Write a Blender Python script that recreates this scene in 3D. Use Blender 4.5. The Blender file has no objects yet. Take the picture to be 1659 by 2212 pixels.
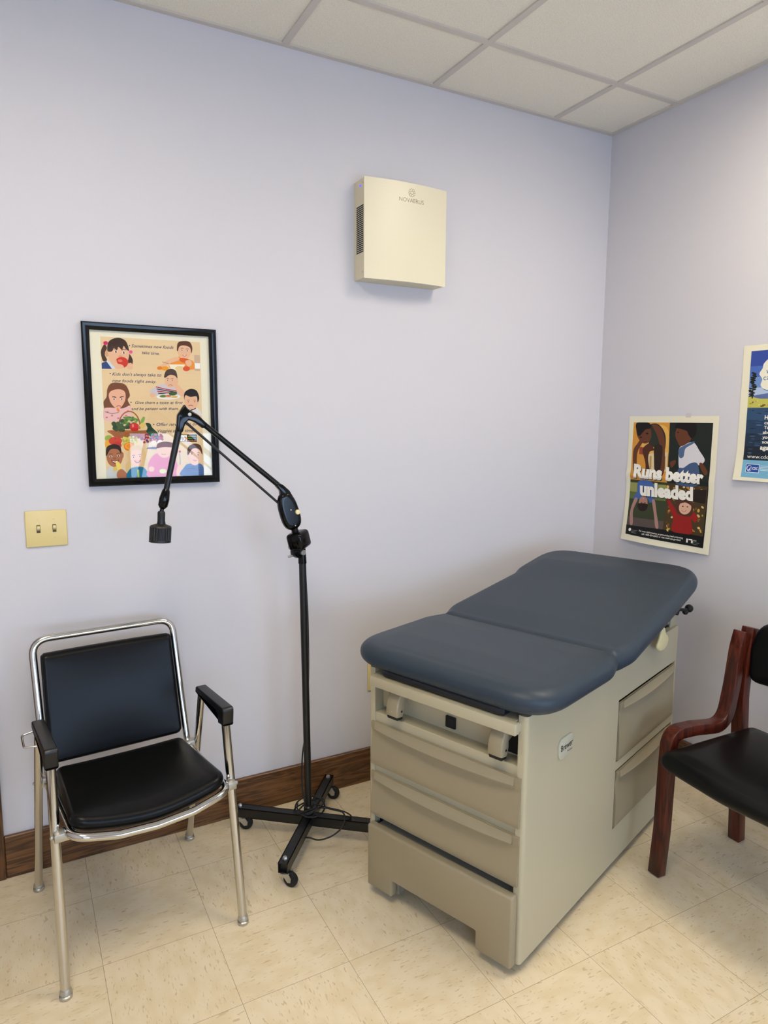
import bpy, bmesh, math, random
from mathutils import Vector, Matrix
from mathutils.geometry import tessellate_polygon
PI = math.pi
S = bpy.context.scene
COL = S.collection

# ---------------------------------------------------------------- camera, exposure, world
cam_d = bpy.data.cameras.new('camera'); cam = bpy.data.objects.new('camera', cam_d); COL.objects.link(cam)
S.camera = cam
cam_d.sensor_fit = 'HORIZONTAL'; cam_d.sensor_width = 36.0
cam_d.lens = 1486.3 / 1659.0 * 36.0
cam_d.clip_start = 0.05; cam_d.clip_end = 60
_f = Vector((0.46947229, 0.87291942, -0.13269311)); _r = Vector((0.88102972, -0.47303143, 0.00528077)); _u = Vector((0.05815832, 0.11938575, 0.9911431))
M_ = Matrix((_r, _u, -_f)).transposed().to_4x4(); M_.translation = (-2.4725, -2.4342, 1.5037)
cam.matrix_world = M_
S.view_settings.view_transform = 'Standard'; S.view_settings.look = 'None'
S.view_settings.gamma = 1.0; S.view_settings.use_curve_mapping = False
S.view_settings.exposure = 0.74

LAMP_STRENGTH = 7.9
LAMP_COL = (1.0, 0.89, 0.71)
SKY_STRENGTH = 5.8
SKY_COL = (0.50, 0.69, 1.0)
w = bpy.data.worlds.new('daylight'); S.world = w; w.use_nodes = True
bg = w.node_tree.nodes['Background']; bg.inputs[0].default_value = (*SKY_COL, 1); bg.inputs[1].default_value = SKY_STRENGTH

H = 2.784          # ceiling height
XL, YR = -3.7, -3.9  # left wall, rear wall
WINDOWS = [(-1.62, -0.30, 0.45, 1.42), (-3.30, -2.15, 0.85, 2.05)]   # rear wall windows, the second added to soften the table's shadow: x0, x1, z0, z1
for WX0, WX1, WZ0, WZ1 in WINDOWS:
    pl = bpy.data.lights.new('window_portal', 'AREA'); pl.shape = 'RECTANGLE'; pl.size = WX1 - WX0; pl.size_y = WZ1 - WZ0
    pl.cycles.is_portal = True
    plo = bpy.data.objects.new('window_portal', pl); COL.objects.link(plo)
    plo.location = ((WX0 + WX1) / 2, YR - 0.09, (WZ0 + WZ1) / 2); plo.rotation_euler = (PI / 2, 0, 0)   # faces into the room (+y)

# ---------------------------------------------------------------- helpers
def lin(c):
    return tuple(((x / 255) / 12.92 if x / 255 <= 0.04045 else ((x / 255 + 0.055) / 1.055) ** 2.4) for x in c)
MATS = {}
def mat(name, rgb, rough=0.5, metal=0.0, spec=0.5, coat=0.0, emit=0.0, noise=None, bump=None, linear=False):
    """rgb in 0..255 sRGB; noise=(scale, amount) colour variation; bump=(scale, strength)"""
    if name in MATS: return MATS[name]
    m = bpy.data.materials.new(name); m.use_nodes = True; MATS[name] = m
    nt = m.node_tree; b = nt.nodes['Principled BSDF']
    c = rgb if linear else lin(rgb)
    b.inputs['Base Color'].default_value = (*c, 1)
    b.inputs['Roughness'].default_value = rough; b.inputs['Metallic'].default_value = metal
    b.inputs['Specular IOR Level'].default_value = spec; b.inputs['Coat Weight'].default_value = coat
    b.inputs['Coat Roughness'].default_value = 0.08
    if emit:
        b.inputs['Emission Color'].default_value = (*c, 1); b.inputs['Emission Strength'].default_value = emit
    tc = nt.nodes.new('ShaderNodeTexCoord')
    if noise:
        n = nt.nodes.new('ShaderNodeTexNoise'); n.inputs['Scale'].default_value = noise[0]; n.inputs['Detail'].default_value = 4
        nt.links.new(tc.outputs['Object'], n.inputs['Vector'])
        mp = nt.nodes.new('ShaderNodeMapRange'); mp.inputs[3].default_value = 1 - noise[1]; mp.inputs[4].default_value = 1 + noise[1]
        nt.links.new(n.outputs['Fac'], mp.inputs[0])
        mx = nt.nodes.new('ShaderNodeVectorMath'); mx.operation = 'SCALE'; mx.inputs[0].default_value = c
        nt.links.new(mp.outputs[0], mx.inputs['Scale']); nt.links.new(mx.outputs[0], b.inputs['Base Color'])
    if bump:
        n = nt.nodes.new('ShaderNodeTexNoise'); n.inputs['Scale'].default_value = bump[0]; n.inputs['Detail'].default_value = 3
        nt.links.new(tc.outputs['Object'], n.inputs['Vector'])
        bp = nt.nodes.new('ShaderNodeBump'); bp.inputs['Strength'].default_value = bump[1]; bp.inputs['Distance'].default_value = 0.002
        nt.links.new(n.outputs['Fac'], bp.inputs['Height']); nt.links.new(bp.outputs[0], b.inputs['Normal'])
    return m

class B:
    """mesh builder: collects shapes, builds ONE mesh object"""
    def __init__(s, off=(0, 0, 0)):
        s.bm = bmesh.new(); s.off = Vector(off)
    def _xf(s, vs, rot=None, loc=None):
        for v in vs:
            if rot is not None: v.co = rot @ v.co
            if loc is not None: v.co += Vector(loc)
    def box(s, lo, hi, bev=0.0, seg=2, rot=None, loc=None):
        t = bmesh.new()
        bmesh.ops.create_cube(t, size=1)
        lo, hi = Vector(lo), Vector(hi)
        for v in t.verts:
            v.co = Vector([lo[i] + (v.co[i] + .5) * (hi[i] - lo[i]) for i in range(3)])
        if bev: bmesh.ops.bevel(t, geom=t.edges[:], offset=bev, segments=seg, affect='EDGES', profile=0.5)
        s._xf(t.verts, rot, loc); s._merge(t); return s
    def _merge(s, t):
        me = bpy.data.meshes.new('tmp'); t.to_mesh(me); t.free(); s.bm.from_mesh(me); bpy.data.meshes.remove(me)
    def prism(s, pts, axis, a, b, bev=0.0, seg=2, vert_only=False):
        """pts: 2D outline in the two other axes (order x,y,z without axis); extruded a..b on axis"""
        t = bmesh.new()
        def mk(p, h):
            c = list(p); c.insert(axis, h); return t.verts.new(c)
        va = [mk(p, a) for p in pts]; vb = [mk(p, b) for p in pts]
        t.faces.new(va); t.faces.new(vb[::-1]); n = len(pts)
        for i in range(n): t.faces.new((va[i], vb[i], vb[(i + 1) % n], va[(i + 1) % n]))
        bmesh.ops.recalc_face_normals(t, faces=t.faces[:])
        if bev: bmesh.ops.bevel(t, geom=t.edges[:], offset=bev, segments=seg, affect='EDGES', profile=0.5)
        s._merge(t); return s
    def tube(s, path, r, n=16, closed=False, cap=True, sx=1.0, radii=None):
        """round tube along a polyline (parallel transport); sx squashes the second axis"""
        P = [Vector(p) for p in path]; N = len(P); rings = []
        def tan(i):
            if closed: return (P[(i + 1) % N] - P[(i - 1) % N]).normalized()
            return (P[min(i + 1, N - 1)] - P[max(i - 1, 0)]).normalized()
        t0 = tan(0); up = Vector((0, 0, 1)) if abs(t0.z) < .9 else Vector((1, 0, 0))
        u = t0.cross(up).normalized(); pt = t0
        for i in range(N):
            t = tan(i); ax = pt.cross(t)
            if ax.length > 1e-6: u = Matrix.Rotation(pt.angle(t), 3, ax.normalized()) @ u
            pt = t; u = (u - t * u.dot(t)).normalized(); vv = t.cross(u); rr = radii[i] if radii else r
            rings.append([s.bm.verts.new(P[i] + (u * math.cos(2 * PI * k / n) + vv * sx * math.sin(2 * PI * k / n)) * rr) for k in range(n)])
        for i in range(N if closed else N - 1):
            a, b = rings[i], rings[(i + 1) % N]
            for k in range(n): s.bm.faces.new((a[k], a[(k + 1) % n], b[(k + 1) % n], b[k]))
        if cap and not closed:
            s.bm.faces.new(rings[0][::-1]); s.bm.faces.new(rings[-1])
        return s
    def lathe(s, prof, c=(0, 0, 0), ax=(0, 0, 1), n=24):
        """prof: list of (radius, height along ax)"""
        q = Vector((0, 0, 1)).rotation_difference(Vector(ax)).to_matrix(); rings = []; c = Vector(c)
        for r, h in prof:
            r = max(r, 1e-4)
            rings.append([s.bm.verts.new(c + q @ Vector((r * math.cos(2 * PI * k / n), r * math.sin(2 * PI * k / n), h))) for k in range(n)])
        for a, b in zip(rings, rings[1:]):
            for k in range(n): s.bm.faces.new((a[k], a[(k + 1) % n], b[(k + 1) % n], b[k]))
        s.bm.faces.new(rings[0][::-1]); s.bm.faces.new(rings[-1]); return s
    def cyl(s, a, b, r, n=20, bev=0.0):
        a, b = Vector(a), Vector(b); L = (b - a).length
        if bev: prof = [(r - bev, 0), (r, bev), (r, L - bev), (r - bev, L)]
        else: prof = [(r, 0), (r, L)]
        return s.lathe(prof, a, (b - a).normalized(), n)
    def ball(s, c, r, sc=(1, 1, 1), n=16):
        t = bmesh.new(); bmesh.ops.create_uvsphere(t, u_segments=n, v_segments=n // 2 + 2, radius=r)
        for v in t.verts: v.co = Vector((v.co.x * sc[0], v.co.y * sc[1], v.co.z * sc[2])) + Vector(c)
        s._merge(t); return s
    def obj(s, name, m, parent=None, smooth=True, rot=None, loc=None, angle=40):
        for v in s.bm.verts: v.co += s.off
        bmesh.ops.recalc_face_normals(s.bm, faces=s.bm.faces[:])
        me = bpy.data.meshes.new(name); s.bm.to_mesh(me); s.bm.free()
        me.materials.append(m)
        if smooth:
            for p in me.polygons: p.use_smooth = True
            me.set_sharp_from_angle(angle=math.radians(angle))
        o = bpy.data.objects.new(name, me); COL.objects.link(o)
        if parent: o.parent = parent
        if rot: o.rotation_euler = rot
        if loc: o.location = loc
        return o
def thing(name, label, cat, loc=(0, 0, 0), rotz=0, group=None):
    o = bpy.data.objects.new(name, None); COL.objects.link(o); o.empty_display_size = 0.05
    o.location = loc; o.rotation_euler = (0, 0, rotz); o['label'] = label; o['category'] = cat
    if group: o['group'] = group
    return o
def struct(o): o['kind'] = 'structure'; return o
def arc(c, r, a0, a1, n, plane='xz'):
    out = []
    for i in range(n + 1):
        a = math.radians(a0 + (a1 - a0) * i / n); p = [0, 0, 0]
        i0, i1 = {'xz': (0, 2), 'xy': (0, 1), 'yz': (1, 2)}[plane]
        k = 3 - i0 - i1; p[i0] = c[i0] + r * math.cos(a); p[i1] = c[i1] + r * math.sin(a); p[k] = c[k]; out.append(tuple(p))
    return out
def fillet(pts, r, n=8, closed=False):
    """round the corners of a 3D polyline; r a number or list"""
    P = [Vector(p) for p in pts]; N = len(P); out = []
    for i in range(N):
        if not closed and i in (0, N - 1): out.append(P[i]); continue
        a, b, c = P[i - 1], P[i], P[(i + 1) % N]
        rr = r[i] if isinstance(r, (list, tuple)) else r
        d1, d2 = (a - b), (c - b); l1, l2 = d1.length, d2.length; d1.normalize(); d2.normalize()
        ang = d1.angle(d2)
        if rr <= 0 or ang > PI - 0.01: out.append(b); continue
        k = min(rr / math.tan(ang / 2), l1 * .49, l2 * .49)
        p0, p1 = b + d1 * k, b + d2 * k
        for j in range(n + 1):
            t = j / n; out.append(p0 * (1 - t) ** 2 + b * 2 * t * (1 - t) + p1 * t ** 2)
    return out
def smooth_path(pts, n=8):
    """Catmull-Rom through points"""
    P = [Vector(p) for p in pts]; P = [P[0] * 2 - P[1]] + P + [P[-1] * 2 - P[-2]]; out = []
    for i in range(1, len(P) - 2):
        for j in range(n):
            t = j / n; a, b, c, d = P[i - 1:i + 3]
            out.append(0.5 * ((2 * b) + (c - a) * t + (2 * a - 5 * b + 4 * c - d) * t * t + (3 * b - a - 3 * c + d) * t ** 3))
    out.append(P[-2]); return out
def resample(pts, step):
    """closed 2D outline -> evenly spaced points"""
    P = [Vector((p[0], p[1])) for p in pts]; out = []; P.append(P[0])
    L = sum((b - a).length for a, b in zip(P, P[1:])); n = max(12, int(L / step)); d = L / n; acc = 0; k = 0; seg = (P[1] - P[0]).length
    for i in range(n):
        t = i * d
        while t > acc + seg and k < len(P) - 2: acc += seg; k += 1; seg = (P[k + 1] - P[k]).length
        out.append(P[k].lerp(P[k + 1], 0 if seg < 1e-9 else min(1, (t - acc) / seg)))
    return out
def pad_mesh(bld, outline, r, t, c0, c1, top=None, bottom=None, deform=None, step=0.012, inner=10, nphi=8):
    """upholstered pad: closed 2D outline (CCW), edge rounding r, half thickness t; c0-c1 the spine the rings close on"""
    P = resample(outline, step); N = len(P); c0 = Vector(c0); c1 = Vector(c1)
    nr = []
    for i in range(N):
        d = (P[(i + 2) % N] - P[i - 2]).normalized(); nr.append(Vector((-d.y, d.x)))
    def close(p):
        d = c1 - c0; l = d.length_squared
        k = 0 if l < 1e-9 else max(0, min(1, (p - c0).dot(d) / l)); return c0 + d * k
    rings = []
    inn = [P[i] + nr[i] * r for i in range(N)]
    def add(pts, z, w, side):
        row = []
        for p in pts:
            zz = z + (top(p.x, p.y) * w if (top and side > 0) else 0) + (bottom(p.x, p.y) * w if (bottom and side < 0) else 0)
            q = Vector((p.x, p.y, zz))
            if deform: q = Vector(deform(q.x, q.y, q.z))
            row.append(bld.bm.verts.new(q))
        rings.append(row)
    for k in range(inner):
        f = (k / inner); add([close(p).lerp(p, f) for p in inn], -t, 1, -1)
    for k in range(nphi * 2 + 1):
        a = -PI / 2 + PI * k / (nphi * 2)
        add([P[i] + nr[i] * r * (1 - math.cos(a)) for i in range(N)], t * math.sin(a), 0, 0)
    for k in range(inner):
        f = 1 - (k + 1) / inner; add([close(p).lerp(p, f) for p in inn], t, 1, 1)
    for a, b in zip(rings, rings[1:]):
        for i in range(N): bld.bm.faces.new((a[i], a[(i + 1) % N], b[(i + 1) % N], b[i]))
    bmesh.ops.remove_doubles(bld.bm, verts=bld.bm.verts[:], dist=0.0004)
    return bld
def rounded(corners, n=10):
    """corners (x,y,r) CCW -> outline"""
    return [(p.x, p.y) for p in fillet([(x, y, 0) for x, y, r in corners], [r for *_, r in corners], n, True)]

def dome(x, y, x0, x1, y0, y1, h, p=.5):
    a = (2 * (x - x0) / (x1 - x0) - 1) ** 2; c = (2 * (y - y0) / (y1 - y0) - 1) ** 2
    return h * (max(0, 1 - a ** 2) * max(0, 1 - c ** 2)) ** p
# --- flat printed artwork -------------------------------------------------
FONT_CACHE = {}
def glyphs(text, bold=0.0, spacing=1.0):
    key = (text, bold, spacing)
    if key not in FONT_CACHE:
        cu = bpy.data.curves.new('tmp', 'FONT'); cu.body = text; cu.size = 1.0; cu.offset = bold; cu.space_character = spacing; cu.resolution_u = 3
        o = bpy.data.objects.new('tmp', cu); COL.objects.link(o)
        me = o.evaluated_get(bpy.context.evaluated_depsgraph_get()).to_mesh()
        vs = [(v.co.x, v.co.y) for v in me.vertices]; fs = [tuple(p.vertices) for p in me.polygons]
        bpy.data.objects.remove(o); bpy.data.curves.remove(cu)
        x0 = min(v[0] for v in vs); x1 = max(v[0] for v in vs)
        FONT_CACHE[key] = ([((v[0] - x0) / (x1 - x0), v[1]) for v in vs], fs)
    return FONT_CACHE[key]
class Print:
    """flat artwork, every colour a slot of one mesh. Artwork coordinates go through self.map to sheet metres"""
    def __init__(s, mapf, step=0.00007):
        s.map = mapf; s.items = []; s.layer = 0; s.step = step
    def poly(s, pts, col, up=True):
        if up: s.layer += 1
        p3 = [Vector((x, y, 0)) for x, y in pts]
        tris = tessellate_polygon([p3]); s.items.append((list(pts), [tuple(t) for t in tris], col, s.layer)); return s
    def ell(s, cx, cy, rx, ry, col, ang=0, n=22, a0=0, a1=360):
        c, q = math.cos(math.radians(ang)), math.sin(math.radians(ang)); pts = []
        for i in range(n):
            a = math.radians(a0 + (a1 - a0) * i / (n if a1 - a0 == 360 else n - 1)); x, y = rx * math.cos(a), ry * math.sin(a)
            pts.append((cx + x * c - y * q, cy + x * q + y * c))
        return s.poly(pts, col)
    def blob(s, pts, col, n=5):
        P = [Vector((x, y, 0)) for x, y in pts]; N = len(P); out = []
        for i in range(N):
            a, b, c, d = P[i - 1], P[i], P[(i + 1) % N], P[(i + 2) % N]
            for j in range(n):
                t = j / n; q = 0.5 * ((2 * b) + (c - a) * t + (2 * a - 5 * b + 4 * c - d) * t * t + (3 * b - a - 3 * c + d) * t ** 3); out.append((q.x, q.y))
        return s.poly(out, col)
    def line(s, pts, wd, col):
        P = [Vector((x, y)) for x, y in pts]; L, R = [], []
        for i in range(len(P)):
            d = (P[min(i + 1, len(P) - 1)] - P[max(i - 1, 0)]); d = d.normalized() if d.length > 0 else Vector((1, 0)); nn = Vector((-d.y, d.x)) * wd / 2
            L.append(tuple(P[i] + nn)); R.append(tuple(P[i] - nn))
        return s.poly(L + R[::-1], col)
    def text(s, body, p0, p1, h, col, bold=0.0, shear=0.0, spacing=1.0, ydown=True, up=True):
        if up: s.layer += 1
        vs, fs = glyphs(body, bold, spacing); sg = -1 if ydown else 1
        wl = math.dist(p0, p1); pts = [(p0[0] + x * (p1[0] - p0[0]) + shear * y * h, p0[1] + x * (p1[1] - p0[1]) + sg * y * h) for x, y in vs]
        s.items.append((pts, fs, col, s.layer)); return s
    def obj(s, name, parent=None, rough=0.5, z0=0.0, post=None, cuts=None, spec=0.3, clip=None):
        bm = bmesh.new(); slots = {}; mats = []
        # a shape lies just above whatever earlier shapes it overlaps
        done = []; new = []
        for pts, fs, col, ly in s.items:
            bx = (min(p[0] for p in pts), max(p[0] for p in pts), min(p[1] for p in pts), max(p[1] for p in pts))
            L = 1 + max([l for (a0, a1, b0, b1), l in done if a0 < bx[1] and a1 > bx[0] and b0 < bx[3] and b1 > bx[2]] or [0])
            done.append((bx, L)); new.append((pts, fs, col, L))
        s.items = new
        for pts, fs, col, ly in s.items:
            k = col if isinstance(col, tuple) else col
            if k not in slots: slots[k] = len(mats); mats.append(mat('ink_%d_%d_%d' % col, col, rough, spec=spec))
            vv = []
            for p in pts:
                x, y = s.map(*p); vv.append(bm.verts.new((x, y, z0 + ly * s.step)))
            for f in fs:
                a, b, c = [vv[i].co for i in f[:3]]
                if len(set(f)) < 3: continue
                cr = (b - a).cross(c - a).z
                ff = f if cr > 0 else f[::-1]
                try: fc = bm.faces.new([vv[i] for i in ff])
                except ValueError: continue
                fc.material_index = slots[k]
        if clip:
            for co, no in (((clip[0], 0, 0), (-1, 0, 0)), ((clip[1], 0, 0), (1, 0, 0)), ((0, clip[2], 0), (0, -1, 0)), ((0, clip[3], 0), (0, 1, 0))):
                bmesh.ops.bisect_plane(bm, geom=bm.verts[:] + bm.edges[:] + bm.faces[:], plane_co=co, plane_no=no, clear_outer=True)
        if cuts:
            for co, no in cuts:
                bmesh.ops.bisect_plane(bm, geom=bm.verts[:] + bm.edges[:] + bm.faces[:], plane_co=co, plane_no=no)
        if post:
            for v in bm.verts: v.co = Vector(post(*v.co))
        me = bpy.data.meshes.new(name); bm.to_mesh(me); bm.free()
        for m in mats: me.materials.append(m)
        o = bpy.data.objects.new(name, me); COL.objects.link(o)
        if parent: o.parent = parent
        return o
def quadmap(tl, tr, br, bl, w, h):
    """artwork on a skewed quad -> sheet metres: projective map"""
    # solve the homography sending the quad's corners to (0,h),(w,h),(w,0),(0,0)
    src = [tl, tr, br, bl]; dst = [(0, h), (w, h), (w, 0), (0, 0)]; A = []; bb = []
    for (x, y), (X, Y) in zip(src, dst):
        A.append([x, y, 1, 0, 0, 0, -X * x, -X * y]); bb.append(X)
        A.append([0, 0, 0, x, y, 1, -Y * x, -Y * y]); bb.append(Y)
    n = 8
    for i in range(n):
        p = max(range(i, n), key=lambda k: abs(A[k][i])); A[i], A[p] = A[p], A[i]; bb[i], bb[p] = bb[p], bb[i]
        for k in range(n):
            if k != i:
                f = A[k][i] / A[i][i]
                A[k] = [a - f * b for a, b in zip(A[k], A[i])]; bb[k] -= f * bb[i]
    hh = [bb[i] / A[i][i] for i in range(n)]
    def f(x, y):
        d = hh[6] * x + hh[7] * y + 1; return ((hh[0] * x + hh[1] * y + hh[2]) / d, (hh[3] * x + hh[4] * y + hh[5]) / d)
    return f

# ---------------------------------------------------------------- materials
m_wall = mat('lavender_wall_paint', (213, 211, 216), 0.55, spec=0.3, bump=(350, .12))
m_white = mat('ceiling_grid_paint', (208, 200, 190), 0.5)
m_chrome = mat('chrome', (205, 203, 198), 0.12, 1.0)
m_zinc = mat('zinc_plated_steel', (190, 188, 180), 0.38, 0.85)
m_black = mat('gloss_black_enamel', (5, 5, 5), 0.14, spec=0.3)
m_blackmat = mat('satin_black_paint', (14, 14, 13), 0.38)
m_rubber = mat('black_rubber', (16, 16, 16), 0.6)
m_vinyl = mat('black_vinyl', (12, 12, 12), 0.32, spec=0.2, bump=(700, .03))
m_shell = mat('cabinet_grey_beige_enamel', (188, 179, 150), 0.42, bump=(900, .08))
m_drawer = mat('drawer_taupe_plastic', (156, 144, 117), 0.45, bump=(900, .15))
m_dark = mat('dark_part_and_shade', (20, 20, 20), 0.7)  # real dark parts, and shade inside gaps, openings and slots put in as colour
m_slate = mat('slate_blue_upholstery', (49, 60, 71), 0.42, spec=0.32, bump=(500, .12))
m_cream = mat('cream_enamel', (232, 224, 196), 0.35)
m_ivory = mat('ivory_plastic', (226, 206, 142), 0.35)
m_yel = mat('ivory_pull_plastic', (236, 222, 168), 0.4)
m_paper = mat('cream_poster_paper', (236, 230, 204), 0.5)

def wood(name, c1, c2, scale, axis, rough=0.4, ring=22.0):
    m = bpy.data.materials.new(name); m.use_nodes = True; nt = m.node_tree; b = nt.nodes['Principled BSDF']
    tc = nt.nodes.new('ShaderNodeTexCoord'); mp = nt.nodes.new('ShaderNodeMapping'); nt.links.new(tc.outputs['Object'], mp.inputs[0])
    sc = [scale] * 3; sc[axis] = scale * 0.07; mp.inputs['Scale'].default_value = sc
    n1 = nt.nodes.new('ShaderNodeTexNoise'); n1.inputs['Scale'].default_value = 1.0; n1.inputs['Detail'].default_value = 6; n1.inputs['Distortion'].default_value = 1.2
    nt.links.new(mp.outputs[0], n1.inputs['Vector'])
    mu = nt.nodes.new('ShaderNodeMath'); mu.operation = 'MULTIPLY'; mu.inputs[1].default_value = ring; nt.links.new(n1.outputs['Fac'], mu.inputs[0])
    fr = nt.nodes.new('ShaderNodeMath'); fr.operation = 'PINGPONG'; fr.inputs[1].default_value = 1.0; nt.links.new(mu.outputs[0], fr.inputs[0])
    n2 = nt.nodes.new('ShaderNodeTexNoise'); n2.inputs['Scale'].default_value = 7.0; n2.inputs['Detail'].default_value = 5; nt.links.new(mp.outputs[0], n2.inputs['Vector'])
    ad = nt.nodes.new('ShaderNodeMath'); ad.operation = 'MULTIPLY'; nt.links.new(fr.outputs[0], ad.inputs[0]); nt.links.new(n2.outputs['Fac'], ad.inputs[1])
    cr = nt.nodes.new('ShaderNodeValToRGB'); cr.color_ramp.elements[0].position = 0.02; cr.color_ramp.elements[1].position = 0.5
    cr.color_ramp.elements[0].color = (*lin(c1), 1); cr.color_ramp.elements[1].color = (*lin(c2), 1)
    nt.links.new(ad.outputs[0], cr.inputs[0]); nt.links.new(cr.outputs[0], b.inputs['Base Color'])
    b.inputs['Roughness'].default_value = rough; return m
m_oak = wood('stained_oak', (70, 45, 25), (122, 82, 46), 14, 0)
m_oak_y = wood('stained_oak_along_y', (70, 45, 25), (122, 82, 46), 14, 1)
m_oak_z = wood('stained_oak_upright', (62, 38, 20), (104, 66, 34), 14, 2)
m_mahog = wood('mahogany_stained_beech', (54, 18, 8), (96, 36, 19), 26, 2, 0.3, 8.0)

# floor tiles: 12 inch squares, flecks running crosswise in neighbouring tiles
def floor_mat():
    m = bpy.data.materials.new('speckled_vinyl_tile'); m.use_nodes = True; nt = m.node_tree; b = nt.nodes['Principled BSDF']; N = nt.nodes.new; Lk = nt.links.new
    def math_(op, a, bb=None, c=None):
        n = N('ShaderNodeMath'); n.operation = op
        for i, v in enumerate((a, bb, c)):
            if v is None: continue
            if isinstance(v, (int, float)): n.inputs[i].default_value = v
            else: Lk(v, n.inputs[i])
        return n.outputs[0]
    tc = N('ShaderNodeTexCoord'); sp = N('ShaderNodeSeparateXYZ'); Lk(tc.outputs['Object'], sp.inputs[0])
    T = 0.3048
    X = math_('DIVIDE', math_('SUBTRACT', sp.outputs[0], -2.3363), T); Y = math_('DIVIDE', math_('SUBTRACT', sp.outputs[1], 0.0582), T)
    fx, fy = math_('FRACT', X), math_('FRACT', Y); ix, iy = math_('FLOOR', X), math_('FLOOR', Y)
    ck = math_('ABSOLUTE', math_('MODULO', math_('ADD', ix, iy), 2.0))      # 0/1
    ckb = math_('LESS_THAN', ck, 0.5)
    ex = math_('MINIMUM', fx, math_('SUBTRACT', 1.0, fx)); ey = math_('MINIMUM', fy, math_('SUBTRACT', 1.0, fy))
    seam = math_('LESS_THAN', math_('MINIMUM', ex, ey), 0.0022)
    # direction swap
    a = math_('ADD', math_('MULTIPLY', sp.outputs[0], ckb), math_('MULTIPLY', sp.outputs[1], math_('SUBTRACT', 1.0, ckb)))
    c = math_('ADD', math_('MULTIPLY', sp.outputs[1], ckb), math_('MULTIPLY', sp.outputs[0], math_('SUBTRACT', 1.0, ckb)))
    def flecks(sa, sc, off, lo, hi):
        cb = N('ShaderNodeCombineXYZ'); Lk(math_('MULTIPLY', a, sa), cb.inputs[0]); Lk(math_('MULTIPLY', c, sc), cb.inputs[1])
        Lk(math_('ADD', math_('MULTIPLY', math_('ADD', ix, math_('MULTIPLY', iy, 1.7)), 3.13), off), cb.inputs[2])
        n = N('ShaderNodeTexNoise'); n.inputs['Scale'].default_value = 1.0; n.inputs['Detail'].default_value = 1.5; Lk(cb.outputs[0], n.inputs['Vector'])
        mr = N('ShaderNodeMapRange'); mr.interpolation_type = 'SMOOTHSTEP'; mr.inputs[1].default_value = lo; mr.inputs[2].default_value = hi; Lk(n.outputs['Fac'], mr.inputs[0]); return mr.outputs[0]
    f1 = flecks(34, 110, 0.0, 0.665, 0.70); f2 = flecks(52, 210, 7.7, 0.63, 0.72); f3 = flecks(14, 26, 3.3, 0.35, 0.7)
    def mix(col_a, col_b, fac):
        n = N('ShaderNodeMix'); n.data_type = 'RGBA'; Lk(fac, n.inputs['Factor'])
        for k, v in ((6, col_a), (7, col_b)):
            if isinstance(v, tuple): n.inputs[k].default_value = (*lin(v), 1)
            else: Lk(v, n.inputs[k])
        return n.outputs[2]
    base = mix((232, 216, 184), (225, 207, 170), f3)
    base = mix(base, (186, 160, 118), math_('MULTIPLY', f1, 0.55)); base = mix(base, (192, 166, 122), math_('MULTIPLY', f2, 0.5))
    base = mix(base, (120, 100, 74), math_('MULTIPLY', seam, 0.7))
    Lk(base, b.inputs['Base Color']); b.inputs['Roughness'].default_value = 0.42; b.inputs['Specular IOR Level'].default_value = 0.35
    return m
m_floor = floor_mat()
def tile_mat():
    m = bpy.data.materials.new('mineral_fibre_tile'); m.use_nodes = True; nt = m.node_tree; b = nt.nodes['Principled BSDF']
    tc = nt.nodes.new('ShaderNodeTexCoord'); n = nt.nodes.new('ShaderNodeTexNoise'); n.inputs['Scale'].default_value = 260; n.inputs['Detail'].default_value = 4
    nt.links.new(tc.outputs['Object'], n.inputs['Vector'])
    cr = nt.nodes.new('ShaderNodeValToRGB'); cr.color_ramp.elements[0].position = .3; cr.color_ramp.elements[0].color = (*lin((228, 220, 202)), 1)
    cr.color_ramp.elements[1].position = .55; cr.color_ramp.elements[1].color = (*lin((242, 236, 220)), 1)
    nt.links.new(n.outputs['Fac'], cr.inputs[0]); nt.links.new(cr.outputs[0], b.inputs['Base Color']); b.inputs['Roughness'].default_value = .9
    bp = nt.nodes.new('ShaderNodeBump'); bp.inputs['Strength'].default_value = .25; bp.inputs['Distance'].default_value = .002
    nt.links.new(n.outputs['Fac'], bp.inputs['Height']); nt.links.new(bp.outputs[0], b.inputs['Normal']); return m
m_tile = tile_mat()
def pane_mat(name, gl=0.06, tint=(1, 1, 1)):
    m = bpy.data.materials.new(name); m.use_nodes = True; nt = m.node_tree; nt.nodes.clear()
    o = nt.nodes.new('ShaderNodeOutputMaterial'); t = nt.nodes.new('ShaderNodeBsdfTransparent'); t.inputs[0].default_value = (*tint, 1)
    g = nt.nodes.new('ShaderNodeBsdfGlossy'); g.inputs['Roughness'].default_value = 0.0
    fr = nt.nodes.new('ShaderNodeLayerWeight'); fr.inputs[0].default_value = 0.5
    pw = nt.nodes.new('ShaderNodeMath'); pw.operation = 'POWER'; pw.inputs[1].default_value = 5.0; nt.links.new(fr.outputs['Facing'], pw.inputs[0])
    ad = nt.nodes.new('ShaderNodeMath'); ad.operation = 'MULTIPLY_ADD'; ad.inputs[1].default_value = 1 - gl; ad.inputs[2].default_value = gl; nt.links.new(pw.outputs[0], ad.inputs[0])
    mx = nt.nodes.new('ShaderNodeMixShader'); nt.links.new(ad.outputs[0], mx.inputs[0]); nt.links.new(t.outputs[0], mx.inputs[1]); nt.links.new(g.outputs[0], mx.inputs[2]); nt.links.new(mx.outputs[0], o.inputs[0])
    return m
m_glass = pane_mat('picture_glass', .026)
m_wglass = pane_mat('window_glass', .04)
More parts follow.
